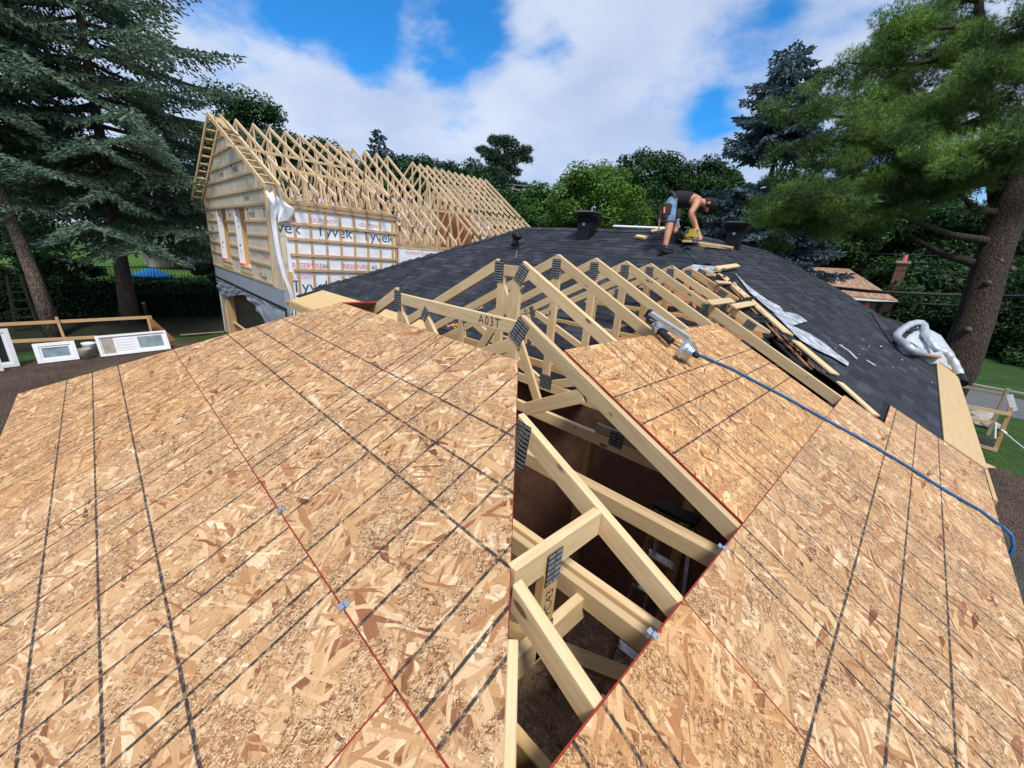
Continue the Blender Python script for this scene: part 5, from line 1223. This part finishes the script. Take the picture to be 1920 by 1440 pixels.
_m = mesh('sheet', vs, fs, 'plastic', pl, smooth=True); _s = _m.modifiers.new('t', 'SOLIDIFY'); _s.thickness = .006
db = thing('roof_debris', 'heap of broken boards and insulation inside the duct loop', 'debris', onR(1720, 650))
mb = MB()
for i in range(26):
    px, py = r5.uniform(1696, 1768), 0; py = 618+(px-1690)*.62+r5.uniform(-10, 22); a = r5.uniform(0, 3.1); w, h = r5.uniform(.06, .22), r5.uniform(.04, .12)
    fr = frame(onR(px, py, r5.uniform(.02, .10)), (math.cos(a), math.sin(a), r5.uniform(-.3, .3)), NR); mb.box((-w, -h, 0), (w, h, .015), r5.choice([0, 0, 1, 2]), fr)
mb.build('scrap_pile', ['deck', 'plastic', 'stone'], db, kind='stuff')
for px, py, a in [(1719, 624, 1.2), (1712, 632, .6), (1729, 640, 2.2), (1750, 672, .4)]:
    fr = frame(onR(px, py, .08), (math.cos(a), math.sin(a), .5), (NR+Vector((.4, -.3, 0))).normalized()); mesh('torn_sheet', boxv((-.16, -.11, 0), (.16, .11, .008)), BF, 'plastic', db, mw=fr)

# ------------------------------------------------------------------ site on the right
def post3(nm, a, b, w, mat, par, up=Y): return beam(nm, a, b, w, w, mat, par, up=up, bev=.004)
def gpt(px, py, dz=0.0): return on(px, py, (0, 0, 1), ZG+dz)
p1 = gpt(1865, 846); p2 = gpt(1852, 815)
bar = thing('batter_frame', 'timber barricade of two posts and rails beside the road', 'barricade', p1)
post3('post', (p1.x, p1.y, ZG-.1), (1.57, p1.y, -1.30), .09, 'lumber_gold', bar); post3('post', (p2.x, p2.y, ZG-.1), (1.62, p2.y, -1.10), .09, 'lumber_grey', bar)
yb, yc_ = p1.y-.06, p2.y-.06
for (q0, q1, yy, m) in [((1811, 761), (1895, 777), yb, 'lumber'), ((1829, 833), (1869, 845), yb, 'lumber'), ((1804, 724), (1880, 738), yc_, 'lumber_grey'), ((1812, 784), (1860, 792), yc_, 'lumber')]:
    a, b = on(*q0, (0, 1, 0), yy), on(*q1, (0, 1, 0), yy); beam('rail', a, b, .03, .085, m, bar)
a, b = on(1893, 740, (0, 1, 0), p1.y+.5), on(1902, 770, (0, 1, 0), p1.y+.5); beam('brace', a, b, .12, .03, 'white', bar, up=Y)
rp = thing('rope', 'white rope tied to the barricade post', 'rope', on(1881, 810, (0, 1, 0), yb))
mb = MB(); mb.tube([on(1876, 809, (0, 1, 0), yb-.02), on(1884, 811, (0, 1, 0), yb-.03), at(1900, 825, 10.4), at(1925, 845, 9.6), at(1990, 880, 8.2)], .018, 6); mb.tube([on(1876, 806, (0, 1, 0), yb-.05), on(1887, 812, (0, 1, 0), yb-.05)], .03, 6); mb.build('strand', 'white', rp, True)
sh = thing('shovel', 'white handled shovel leaning behind the barricade', 'shovel', gpt(1864, 830))
a, b = on(1866, 792, (0, 1, 0), p1.y+.35), on(1865, 822, (0, 1, 0), p1.y+.35); mb = MB(); mb.tube([a, b], .03, 8); mb.build('handle', 'white', sh)
mb = MB(); mb.bar(b, on(1863, 832, (0, 1, 0), p1.y+.35), .20, .02, Y); mb.build('blade', 'steel', sh)
tag(slab('ground_sheet', [gpt(px, py, .02) for px, py in [(1827, 817), (1848, 822), (1868, 836), (1862, 842), (1832, 838)]], Z, .015, 'black', None, X), 'black sheet lying on the ground inside the barricade', 'sheet')
plank(1836, 872, 1858, 873, .22, .025, 'small board poking out past the plywood eave', 0, 'lumber', Z, lambda a, b, h: on(a, b, (0, 0, 1), ZG+.1))
r6 = random.Random(4)
for i, (px, py, lb) in enumerate([(1822, 776, 'tan rock at the foot of the barricade rails'), (1830, 785, 'greyish rock in the heap behind the barricade'), (1838, 781, 'pale flat rock near the barricade rear post'), (1846, 800, 'rough rock between the barricade posts'), (1826, 795, 'long pale rock under the barricade rail')]):
    bm = bmesh.new(); bmesh.ops.create_icosphere(bm, subdivisions=2, radius=1)
    s = r6.uniform(.22, .36)
    for v in bm.verts: v.co *= 1+r6.uniform(-.16, .16); v.co = Vector((v.co.x*s*1.4, v.co.y*s, v.co.z*s*.6))
    me = bpy.data.meshes.new('rock'); bm.to_mesh(me); bm.free(); me.materials.append(M['stone']); o = bpy.data.objects.new('rock', me); C.objects.link(o); p = gpt(px, py); o.location = p+Vector((0, 0, .08)); tag(o, lb, 'rock', 'rocks by the barricade')

# neighbour bungalow with brown roof and chimney
nb2 = thing('neighbour_house', 'neighbour house with brown shingle roof and brick chimney beyond the road', 'house', at(1620, 590, 30))
pa, pb_, pc_, pd = at(1492, 499, 29), at(1592, 504, 33), at(1684, 563, 29), at(1592, 555, 25)
pe = at(1470, 545, 24)
slab('roof', [pa, pb_, pc_, pd, pe], (pb_-pa).cross(pd-pa)*-1 if (pb_-pa).cross(pd-pa).z < 0 else (pb_-pa).cross(pd-pa), .12, 'brownroof', nb2)
pf1 = pd+Vector((0, 0, -.14)); pg = pc_+Vector((0, 0, -.14))
beam('eave_gutter', pe+Vector((0, 0, -.12)), pf1, .14, .12, 'white', nb2); beam('eave_gutter', pf1, pg, .14, .12, 'white', nb2)
w0, w1 = at(1600, 566, 26.5), at(1660, 568, 29.5)
mesh('wall', [w0, w1, Vector((w1.x, w1.y, ZG)), Vector((w0.x, w0.y, ZG)), w0+Vector((-4, 6, 0)), w1+Vector((-4, 6, 0)), Vector((w1.x-4, w1.y+6, ZG)), Vector((w0.x-4, w0.y+6, ZG))], [(0, 3, 2, 1), (4, 5, 6, 7), (0, 1, 5, 4), (1, 2, 6, 5), (3, 0, 4, 7)], 'brick', nb2)
dn = (w1-w0).normalized(); nn = dn.cross(Z)
for f, m in [(.35, 'redink'), (.75, 'glass_dark')]:
    a = w0.lerp(w1, f)+nn*.05; mesh('window', [a, a+dn*.7, a+dn*.7-Z*1.3, a-Z*1.3, a-nn*.1, a+dn*.7-nn*.1, a+dn*.7-nn*.1-Z*1.3, a-nn*.1-Z*1.3], BF, m, nb2)
ch = at(1674, 547, 31.0); mb = MB(); mb.box((-.30, -.30, -3.5), (.30, .30, 2.1), 0, Matrix.Translation(ch)); o = mb.build('chimney', 'brick', nb2)
mb = MB(); mb.box((-.40, -.40, 2.1), (.40, .40, 2.28), 0, Matrix.Translation(ch)); mb.build('chimney_cap', 'stone', o); mb = MB(); mb.lathe([(.16, 2.28), (.14, 2.75)], 10, 0, Matrix.Translation(ch)); mb.build('chimney_pot', 'redink', o)

# overhead lines and pole
def sag(a, b, s, n=24): return [Vector(a).lerp(Vector(b), i/n)-Vector((0, 0, s*4*(i/n)*(1-i/n))) for i in range(n+1)]
po = thing('utility_pole', 'wooden utility pole with crossarm behind the rear trusses', 'utility pole', g0(at(961, 380, 42)))
c = at(961, 352, 42); mb = MB(); mb.tube([(c.x, c.y, ZG), c], [.17, .12], 10); mb.build('pole', 'lumber_grey', po)
a, b = at(942, 349, 42.8), at(984, 359, 41.2); beam('crossarm', a, b, .12, .12, 'lumber_grey', po)
for f in (.05, .5, .95): p = a.lerp(b, f); mb = MB(); mb.lathe([(.05, .06), (.07, .14), (.04, .24)], 8, 0, Matrix.Translation(p)); mb.build('insulator', 'stone', po)
for p0, p1_, lb in [((946, 345), (1420, 350), 'highest thin power line from the pole crossarm'), ((963, 347), (1420, 358), 'middle thin power line from the pole crossarm'), ((984, 356), (1420, 371), 'lowest thin power line from the pole crossarm')]:
    mb = MB(); mb.tube(sag(at(*p0, 42), at(*p1_, 38), .35)+[at(1800, p1_[1]+8, 34)], .016, 5); tag(mb.build('power_line', 'wire'), lb, 'power line', 'power lines over the houses')
for p0, pm, p1_, r, lb in [((1480, 530), (1660, 548), (1960, 556), .075, 'thick black cable bundle crossing before the brown roof'), ((1560, 562), (1700, 568), (1960, 577), .04, 'thinner black cable below the thick bundle'), ((1480, 472), (1660, 476), (1960, 483), .018, 'upper thin black wire through the wood at right'), ((1600, 505), (1750, 508), (1960, 514), .022, 'lower thin black wire above the chimney')]:
    D = 17.5; mb = MB(); mb.tube(smooth([at(*p0, D+3), at((p0[0]+pm[0])/2, (p0[1]+pm[1])/2+1, D+2), at(*pm, D+1), at((pm[0]+p1_[0])/2, (pm[1]+p1_[1])/2+2, D), at(*p1_, D-1.5)], 5), r, 6); tag(mb.build('black_cable', 'cable'), lb, 'cable', 'black cables at the right')

# ------------------------------------------------------------------ yard on the left: old windows, door, rails
def sash(name, label, cat, q, tilt, frame_w, panes, glass, th_=.09, group='old windows leaning in the yard'):
    """q: four pixels bottom-left, bottom-right, top-right, top-left; bottom on the ground"""
    a, b = gpt(*q[0], .02), gpt(*q[1], .02); dirx = (b-a); wdt = dirx.length; dirx.normalize(); back = Z.cross(dirx).normalized()
    if back.dot(a-Vector(CAM)) < 0: back = -back
    n = None
    best = (1e9, None)
    for k in range(20, 260):
        hh = k*.01; p = a + (Z*math.cos(tilt)+back*math.sin(tilt))*hh; dd = np.array(p)-CAM; pyy = 720-F*(dd@AX[1])/(dd@AX[2])
        if abs(pyy-q[3][1]) < best[0]: best = (abs(pyy-q[3][1]), hh)
    hgt = best[1]; up = Z*math.cos(tilt)+back*math.sin(tilt); nr = dirx.cross(up)
    if nr.dot(Vector(CAM)-a) < 0: nr = -nr
    t = thing(name, label, cat, a, group); fr = Matrix([[dirx[i], up[i], nr[i], a[i]] for i in range(3)]+[[0, 0, 0, 1]])
    f = frame_w
    for (x0, y0, x1, y1) in [(0, 0, wdt, f), (0, hgt-f, wdt, hgt), (0, f, f, hgt-f), (wdt-f, f, wdt, hgt-f)]: mesh('frame', boxv((x0, y0, -th_), (x1, y1, 0)), BF, 'white', t, mw=fr)
    for (u0, u1, m) in panes:
        x0, x1 = f+(wdt-2*f)*u0, f+(wdt-2*f)*u1
        if m in ('glass_dark', 'glass_pale'):
            s = f*.55
            for (xa, ya, xb, yb_) in [(x0, f, x1, f+s), (x0, hgt-f-s, x1, hgt-f), (x0, f+s, x0+s, hgt-f-s), (x1-s, f+s, x1, hgt-f-s)]: mesh('sash_rail', boxv((xa, ya, -th_*.8), (xb, yb_, -.022)), BF, 'white', t, mw=fr)
            mesh('pane', boxv((x0+s, f+s, -th_*.6), (x1-s, hgt-f-s, -th_*.5)), BF, m, t, mw=fr)
        else: mesh('panel', boxv((x0, f, -th_*.7), (x1, hgt-f, -th_*.45)), BF, m, t, mw=fr)
    return t, fr, wdt, hgt
sash('old_window', 'small white framed window leaning in the yard under the bare trunk', 'window', [(72, 682), (150, 673), (143, 642), (65, 645)], .35, .10, [(0, 1, 'glass_pale')], None)
t_, fr_, w_, h_ = sash('old_door', 'white door in its frame lying on its side against the rails', 'door', [(190, 669), (321, 654), (314, 619), (178, 630)], .4, .07, [(0, 1, 'white')], None)
for k in range(5): mesh('panel_groove', boxv((w_*.24, h_*(.2+.13*k), -.04), (w_*.5, h_*(.2+.13*k)+.012, -.034)), BF, 'plastic', t_, mw=fr_)
mesh('glass_light', boxv((w_*.56, h_*.24, -.045), (w_*.92, h_*.80, -.036)), BF, 'glass_pale', t_, mw=fr_); mesh('stain', boxv((w_*.06, h_*.12, -.045), (w_*.22, h_*.86, -.036)), BF, 'stone', t_, mw=fr_)
sash('old_window', 'tall white double window cut by the frame edge in the yard', 'window', [(-40, 696), (38, 686), (26, 618), (-52, 622)], .12, .10, [(0, .48, 'glass_dark'), (.52, 1, 'glass_dark')], None)
sash('old_window', 'white frame standing in front of the tall double window', 'window', [(-20, 699), (8, 695), (2, 676), (-26, 679)], .1, .06, [(0, 1, 'white')], None)
bk = gpt(163, 672); bt_ = thing('bucket', 'pale plastic bucket between the small window and the door', 'bucket', bk, 'buckets in the yard')
MB().lathe([(.13, 0), (.155, .30), (.16, .32), (.15, .32), (.125, .02)], 18, 0, Matrix.Translation(bk)).build('pail', 'stone', bt_, True)
bk = gpt(172, 664); bt_ = thing('bucket', 'white tub with lid behind the pale bucket', 'bucket', bk, 'buckets in the yard')
MB().lathe([(.15, 0), (.18, .34), (.19, .36), (.19, .39), (.02, .40)], 18, 0, Matrix.Translation(bk)).build('tub', 'white', bt_, True)
fr1 = thing('rail_frame', 'low timber rail fence behind the old windows and door', 'rail', gpt(125, 650))
ra, rb = on(-30, 610, (1, 0, 0), -20.6), on(284, 594.5, (1, 0, 0), -20.6); beam('rail', ra, rb, .04, .10, 'batten', fr1)
ra, rb = on(-30, 643, (1, 0, 0), -20.3), on(182, 632, (1, 0, 0), -20.3); beam('rail', ra, rb, .04, .10, 'batten', fr1)
for q0, q1 in [((105, 594), (123, 636)), ((276, 592), (288, 640))]: a, b = on(*q0, (1, 0, 0), -20.55), on(*q1, (1, 0, 0), -20.4); b.z = min(b.z, ZG+.05); beam('post', a, b, .07, .05, 'batten', fr1, up=X)
tag(slab('plywood_sheet', [on(px, py, (1, 0, 0), -20.9+.0*px) for px, py in [(276, 600), (285, 597), (339, 646), (322, 656), (300, 640)]], X, .02, 'deck', None, Y), 'orange plywood sheet leaning beside the white door', 'plywood sheet')
tag(beam('loose_plank', gpt(338, 628, .05), gpt(420, 622, .05), .10, .03, 'lumber_grey'), 'grey plank on the dirt before the hedge', 'board')
tag(beam('leaning_board', gpt(278, 600, 0), on(269, 568, (1, 0, 0), -23.5), .12, .03, 'lumber_grey', up=X), 'grey board leaning at the spruce trunk', 'board')
la = gpt(52, 620); lad = thing('old_ladder', 'grey wooden step ladder standing in the dark under the spruces', 'ladder', la)
for s in (-.28, .28):
    mb = MB(); mb.bar(la+Vector((0, s, 0)), la+Vector((-.5, s*.6, 2.0)), .05, .08, Y); mb.build('rail', 'litter_shade', lad)  # ladder takes the dark ground colour, gloom under the trees painted on
    mb = MB(); mb.bar(la+Vector((-1.1, s, 0)), la+Vector((-.55, s*.6, 2.0)), .05, .06, Y); mb.build('rear_leg', 'litter_shade', lad)
for i in range(6): f = (i+.6)/6.5; beam('step', la+Vector((-.5*f, -.28*(1-.4*f), 2*f)), la+Vector((-.5*f, .28*(1-.4*f), 2*f)), .10, .03, 'litter_shade', lad)

# ------------------------------------------------------------------ the worker
def worker():
    foot_n = onF(1241, 477); foot_f = onF(1274, 452)
    fw = Vector((.70, .71, 0)); lat = Vector((.71, -.70, 0))          # facing, and towards the near side
    D0 = 7.12
    P = lambda px, py, s=0.0: at(px, py, D0) + lat*s
    J = {
     'pelvis': (P(1255, 376), .135), 'waist': (P(1268, 373), .150), 'chest': (P(1283, 374), .168), 'upper': (P(1297, 376), .138), 'neck': (P(1310, 378), .066), 'skull': (P(1325, 383), .098), 'crown': (P(1334.5, 382), .080),
     'hip_n': (P(1252, 384, .10), .112), 'thigh_n': (P(1251, 403, .12), .10), 'knee_n': (P(1250, 424, .13), .070), 'calf_n': (P(1246.5, 441, .13), .064), 'shin_n': (P(1243, 458, .13), .046), 'ankle_n': (P(1241.5, 466, .12), .042), 'heel_n': (foot_n+Vector((0, 0, .05)), .048), 'toe_n': (foot_n+fw*.17+Vector((0, 0, .035)), .036),
     'hip_f': (P(1259, 386, -.11), .112), 'thigh_f': (P(1267, 402, -.14), .095), 'knee_f': (P(1274, 420, -.16), .068), 'calf_f': (P(1272, 432, -.18), .060), 'ankle_f': (foot_f+Vector((0, 0, .12))-fw*.04, .045), 'heel_f': (foot_f+Vector((0, 0, .05))-fw*.05, .046), 'toe_f': (foot_f+fw*.13+Vector((0, 0, .035)), .035),
     'sh_n': (P(1300, 377, .19), .082), 'arm_n': (P(1292, 391, .23), .060), 'elb_n': (P(1283.5, 403, .25), .050), 'fore_n': (P(1288, 412, .22), .050), 'wr_n': (P(1295, 425, .15), .032), 'palm_n': (P(1299, 430, .12), .036),
     'sh_f': (P(1306, 380, -.17), .078), 'arm_f': (P(1308, 395, -.19), .057), 'elb_f': (P(1309, 410, -.18), .048), 'fore_f': (P(1310, 420, -.14), .047), 'wr_f': (P(1312, 436, -.05), .032), 'palm_f': (P(1313.5, 442, -.02), .036),
    }
    E_ = [('pelvis', 'waist'), ('waist', 'chest'), ('chest', 'upper'), ('upper', 'neck'), ('neck', 'skull'), ('skull', 'crown'),
          ('pelvis', 'hip_n'), ('hip_n', 'thigh_n'), ('thigh_n', 'knee_n'), ('knee_n', 'calf_n'), ('calf_n', 'shin_n'), ('shin_n', 'ankle_n'), ('ankle_n', 'heel_n'), ('heel_n', 'toe_n'),
          ('pelvis', 'hip_f'), ('hip_f', 'thigh_f'), ('thigh_f', 'knee_f'), ('knee_f', 'calf_f'), ('calf_f', 'ankle_f'), ('ankle_f', 'heel_f'), ('heel_f', 'toe_f'),
          ('upper', 'sh_n'), ('sh_n', 'arm_n'), ('arm_n', 'elb_n'), ('elb_n', 'fore_n'), ('fore_n', 'wr_n'), ('wr_n', 'palm_n'),
          ('upper', 'sh_f'), ('sh_f', 'arm_f'), ('arm_f', 'elb_f'), ('elb_f', 'fore_f'), ('fore_f', 'wr_f'), ('wr_f', 'palm_f')]
    for h, sgn in (('n', 1), ('f', -1)):                             # fingers curled round the saw handle / the plank
        c, w = J['palm_'+h][0], J['wr_'+h][0]; dv = (c-w).normalized(); sd_ = lat*sgn; cl = (dv.cross(lat)).normalized()
        if cl.z > 0: cl = -cl
        for k, ln in enumerate([.040, .046, .043, .034]):
            off = fw*(-.027+.018*k); a = c+off*1.0+dv*.030; b = a+dv*ln*.8+cl*.012; e = b+cl*ln*.6-sd_*.018+dv*.008
            for nm, q, r in (('a', a, .0105), ('b', b, .0098), ('e', e, .0085)): J[f'f{h}{k}{nm}'] = (q, r)
            E_ += [('palm_'+h, f'f{h}{k}a'), (f'f{h}{k}a', f'f{h}{k}b'), (f'f{h}{k}b', f'f{h}{k}e')]
        a = c-fw*.030-dv*.004; b = a-fw*.016+dv*.030; e = b+dv*.026+fw*.010
        for nm, q, r in (('a', a, .013), ('b', b, .011), ('e', e, .0095)): J[f't{h}{nm}'] = (q, r)
        E_ += [('palm_'+h, f't{h}a'), (f't{h}a', f't{h}b'), (f't{h}b', f't{h}e')]
    names = list(J); idx = {k: i for i, k in enumerate(names)}
    me = bpy.data.meshes.new('person'); me.from_pydata([tuple(J[k][0]) for k in names], [(idx[a], idx[b]) for a, b in E_], [])
    o = bpy.data.objects.new('tmp', me); C.objects.link(o)
    sk = o.modifiers.new('skin', 'SKIN'); sk.branch_smoothing = .4
    for i, k in enumerate(names):
        r = J[k][1]; me.skin_vertices[0].data[i].radius = (r, r); me.skin_vertices[0].data[i].use_root = (k == 'pelvis')
    ss = o.modifiers.new('sub', 'SUBSURF'); ss.levels = 2; ss.render_levels = 2
    dg = bpy.context.evaluated_depsgraph_get(); bm_ = bpy.data.meshes.new_from_object(o.evaluated_get(dg)); bpy.data.objects.remove(o)
    t = thing('person', 'worker in black tank top, cap and denim shorts bending to saw a plank', 'person', foot_n)
    body = bpy.data.objects.new('body', bm_); bm_.materials.clear(); bm_.materials.append(M['skin']); bm_.polygons.foreach_set('use_smooth', [True]*len(bm_.polygons)); link(body, t); setw(body, Matrix.Identity(4))
    # clothing: skin faces nearest the covered bones, lifted off the body
    segs = [(a, b, np.array(J[a][0]), np.array(J[b][0])) for a, b in E_]
    V = np.array([v.co[:] for v in bm_.vertices]); Nn = np.array([v.normal[:] for v in bm_.vertices])
    def near(p):
        best = (9, None, 0)
        for a, b, A, B in segs:
            d = B-A; u = max(0, min(1, float((p-A) @ d/(d @ d)))); q = np.linalg.norm(p-A-d*u) / (.5*(J[a][1]+J[b][1]))
            if q < best[0]: best = (q, (a, b), u)
        return best
    lab = []
    for pl_ in bm_.polygons:
        _, (a, b), u = near(np.array(pl_.center)); c = 'skin'
        if b in ('waist', 'chest', 'upper') or (a, b) == ('upper', 'neck') and u < .35: c = 'shirt'
        elif (a, b) in (('upper', 'sh_n'), ('upper', 'sh_f')): c = 'shirt' if u < .62 else 'skin'
        elif a == 'pelvis' and b.startswith('hip') or a.startswith('hip') or (a.startswith('thigh') and u < .80): c = 'shorts'
        elif a.startswith('ankle') or a.startswith('heel') or (a.startswith('shin') and u > .55) or (a == 'calf_f' and u > .75): c = 'boot'
        elif (a, b) == ('skull', 'crown') or (a == 'neck' and False): c = 'cap'
        lab.append(c)
    if 1:
        for c, nm, mt, off in [('shirt', 'tank_top', 'shirt', .012), ('shorts', 'denim_shorts', 'denim', .016), ('boot', 'work_boot', 'black', .016), ('cap', 'cap', 'shirt', .014)]:
            fs = [list(pl_.vertices) for pl_, l in zip(bm_.polygons, lab) if l == c]; us = sorted({v for f in fs for v in f}); mp = {v: i for i, v in enumerate(us)}
            q = mesh(nm, [tuple(V[v]+Nn[v]*off) for v in us], [tuple(mp[v] for v in f) for f in fs], mt, t, smooth=True)
            s = q.modifiers.new('t', 'SOLIDIFY'); s.thickness = off*.9; s.offset = -1
    # soles
    for ft, d0 in ((foot_n, 0), (foot_f, -.05)):
        fr = frame(ft+fw*d0, fw, NF); mesh('boot_sole', boxv((-.07, -.045, .0), (.22, .045, .028)), BF, 'black', t, mw=fr)
        MB().tube([ft+fw*(d0-.0)+Vector((0, 0, .12)), ft+fw*(d0+.08)+Vector((0, 0, .085)), ft+fw*(d0+.17)+Vector((0, 0, .05))], [.055, .052, .040], 10).build('boot_upper', 'black', t, True)
    # head details: crown points forward, face looks down
    sk_, cr_ = J['skull'][0], J['crown'][0]; cd = (cr_-sk_).normalized(); fd = (Vector((0, 0, -1))+fw*.35); fd = (fd-cd*fd.dot(cd)).normalized()
    def blob(name, c, r, sc, mat):
        bm = bmesh.new(); bmesh.ops.create_uvsphere(bm, u_segments=12, v_segments=8, radius=r); me = bpy.data.meshes.new(name); bm.to_mesh(me); bm.free(); me.materials.append(M[mat]); me.polygons.foreach_set('use_smooth', [True]*len(me.polygons))
        q = bpy.data.objects.new(name, me); link(q, t); fr = Matrix([[cd[i]*sc[0], fd[i]*sc[1], lat[i]*sc[2], c[i]] for i in range(3)]+[[0, 0, 0, 1]]); setw(q, fr); return q
    hc_ = sk_+cd*.01
    blob('face', hc_+fd*.035-cd*.02, .075, (1.15, 1.0, .95), 'skin'); blob('nose', hc_+fd*.112+cd*.005, .017, (1.5, 1.2, .9), 'skin')
    blob('beard', hc_+fd*.055-cd*.072, .062, (.75, 1.0, 1.05), 'beard'); blob('mouth', hc_+fd*.108-cd*.035, .016, (.4, .5, 1.6), 'skin')
    for s in (1, -1):
        blob('ear', hc_-cd*.012-fd*.012+lat*s*.092, .024, (1.3, .9, .45), 'skin'); blob('eye', hc_+fd*.098+cd*.038+lat*s*.032, .011, (1, 1, 1), 'black'); blob('eyebrow', hc_+fd*.098+cd*.055+lat*s*.034, .012, (.5, .6, 1.6), 'beard')
    blob('hair', hc_-fd*.05-cd*.02, .080, (1.0, .7, 1.0), 'beard')
    cp_ = blob('cap_dome', cr_-cd*.008, .103, (.80, 1.0, .98), 'shirt'); blob('cap_brim', cr_-cd*.01+fd*.085, .06, (.25, 1.0, 1.15), 'shirt')
    # shoulder straps and belt of tools
    bc, wc = J['pelvis'][0], J['waist'][0]; ax = (wc-bc).normalized(); bu = ax.cross(lat).normalized()
    pts = []
    for i in range(25):
        a = 2*math.pi*i/24; pts.append(bc+ax*.04+(lat*math.cos(a)*.150+bu*math.sin(a)*.132))
    MB().tube(pts, .026, 8).build('tool_belt', 'leather', t, True)
    for (px, py, s, w, h, m) in [(1240, 398, .20, .12, .26, 'leather'), (1233, 409, .16, .10, .20, 'leather'), (1246, 395, .24, .06, .18, 'leather'), (1270, 402, .05, .08, .14, 'leather')]:
        c = P(px, py, s); q = mesh('tool_pouch', boxv((-w/2, -w*.4, -h/2), (w/2, w*.4, h/2)), BF, m, t, mw=frame(c, fw, Z)); bevel(q, .02, 2)
    MB().tube([P(1236, 392, .26), P(1235, 403, .27)], .018, 8).build('red_tool_handle', 'redink', t); MB().tube([P(1229, 412, .2), P(1228, 432, .2)], .013, 8).build('hammer_handle', 'deck', t)
    MB().tube([P(1243, 386, .26), P(1239, 402, .3), P(1237, 418, .27)], .008, 6).build('strap', 'leather', t)
    MB().tube([P(1268, 414, .05), P(1272, 428, .04)], .022, 8).build('hanging_tool', 'steel', t)
    return J, P, fw, lat, foot_n
WJ, WP, WF, WL, WFOOT = worker()
# plank being cut, laid across the hip
q0, q1 = WP(1287, 450, .08), WP(1372, 464, -.25)
q0 = onF(1287, 452, .10); q1 = onR(1369, 464, .03)
tag(beam('sawn_plank', q0, q1, .14, .04, 'lumber', up=NF, bev=.003), 'pale plank being cut, lying over the hip in front of the worker', 'plank')
tag(beam('sawn_plank', q0+(q1-q0)*.12+Vector((.06, .1, -.045)), q1+Vector((-.02, .09, -.03)), .10, .035, 'lumber_gold', up=NF), 'second plank under the one being cut', 'plank')
# circular saw in his near hand
c = WP(1299, 444, .10); pd_ = (q1-q0).normalized(); sn = WL
saw = thing('circular_saw', 'yellow circular saw held over the plank by the worker', 'circular saw', c)
def disc(name, c, r0, r1, w, mat, a0=0, a1=2*math.pi, n=24):
    u = pd_; v_ = sn.cross(u).normalized()
    if v_.z < 0: v_ = -v_
    vs, fs = [], []
    for i in range(n+1):
        a = a0+(a1-a0)*i/n
        for r in (r0, r1):
            for s in (-w/2, w/2): vs.append(c+(u*math.cos(a)+v_*math.sin(a))*r+sn*s)
    for i in range(n):
        k = i*4
        for a, b in ((0, 1), (1, 3), (3, 2), (2, 0)): fs.append((k+a, k+b, k+4+b, k+4+a))
    return mesh(name, vs, fs, mat, saw)
disc('blade', c, .01, .090, .004, 'steel'); disc('upper_guard', c, .030, .102, .035, 'alu', -.05, math.pi+.05); disc('lower_guard', c+sn*.004, .075, .098, .02, 'steel', math.pi, 1.75*math.pi); disc('hub', c+sn*.02, .0, .038, .03, 'yellow', n=14)
mb = MB(); mb.lathe([(.050, 0), (.058, .01), (.058, .12), (.045, .16)], 14, 0, frame(c-sn*.03+Z*.0, pd_, -sn)); mb.build('motor', 'yellow', saw, True)
mb = MB(); mb.tube(smooth([c-pd_*.12+Z*.0, c-pd_*.11+Z*.08, c-pd_*.02+Z*.125, c+pd_*.06+Z*.10, c+pd_*.06+Z*.03], 4), .020, 8); mb.build('handle', 'yellow', saw, True)
mesh('battery', boxv((-.05, -.04, -.06), (.05, .04, .06)), BF, 'yellow', saw, mw=frame(c-pd_*.15+Z*.05-sn*.03, pd_, Z)); mesh('base_plate', boxv((-.14, -.07, -.004), (.14, .07, .004)), BF, 'steel', saw, mw=frame(c-Z*.045, pd_, NF))
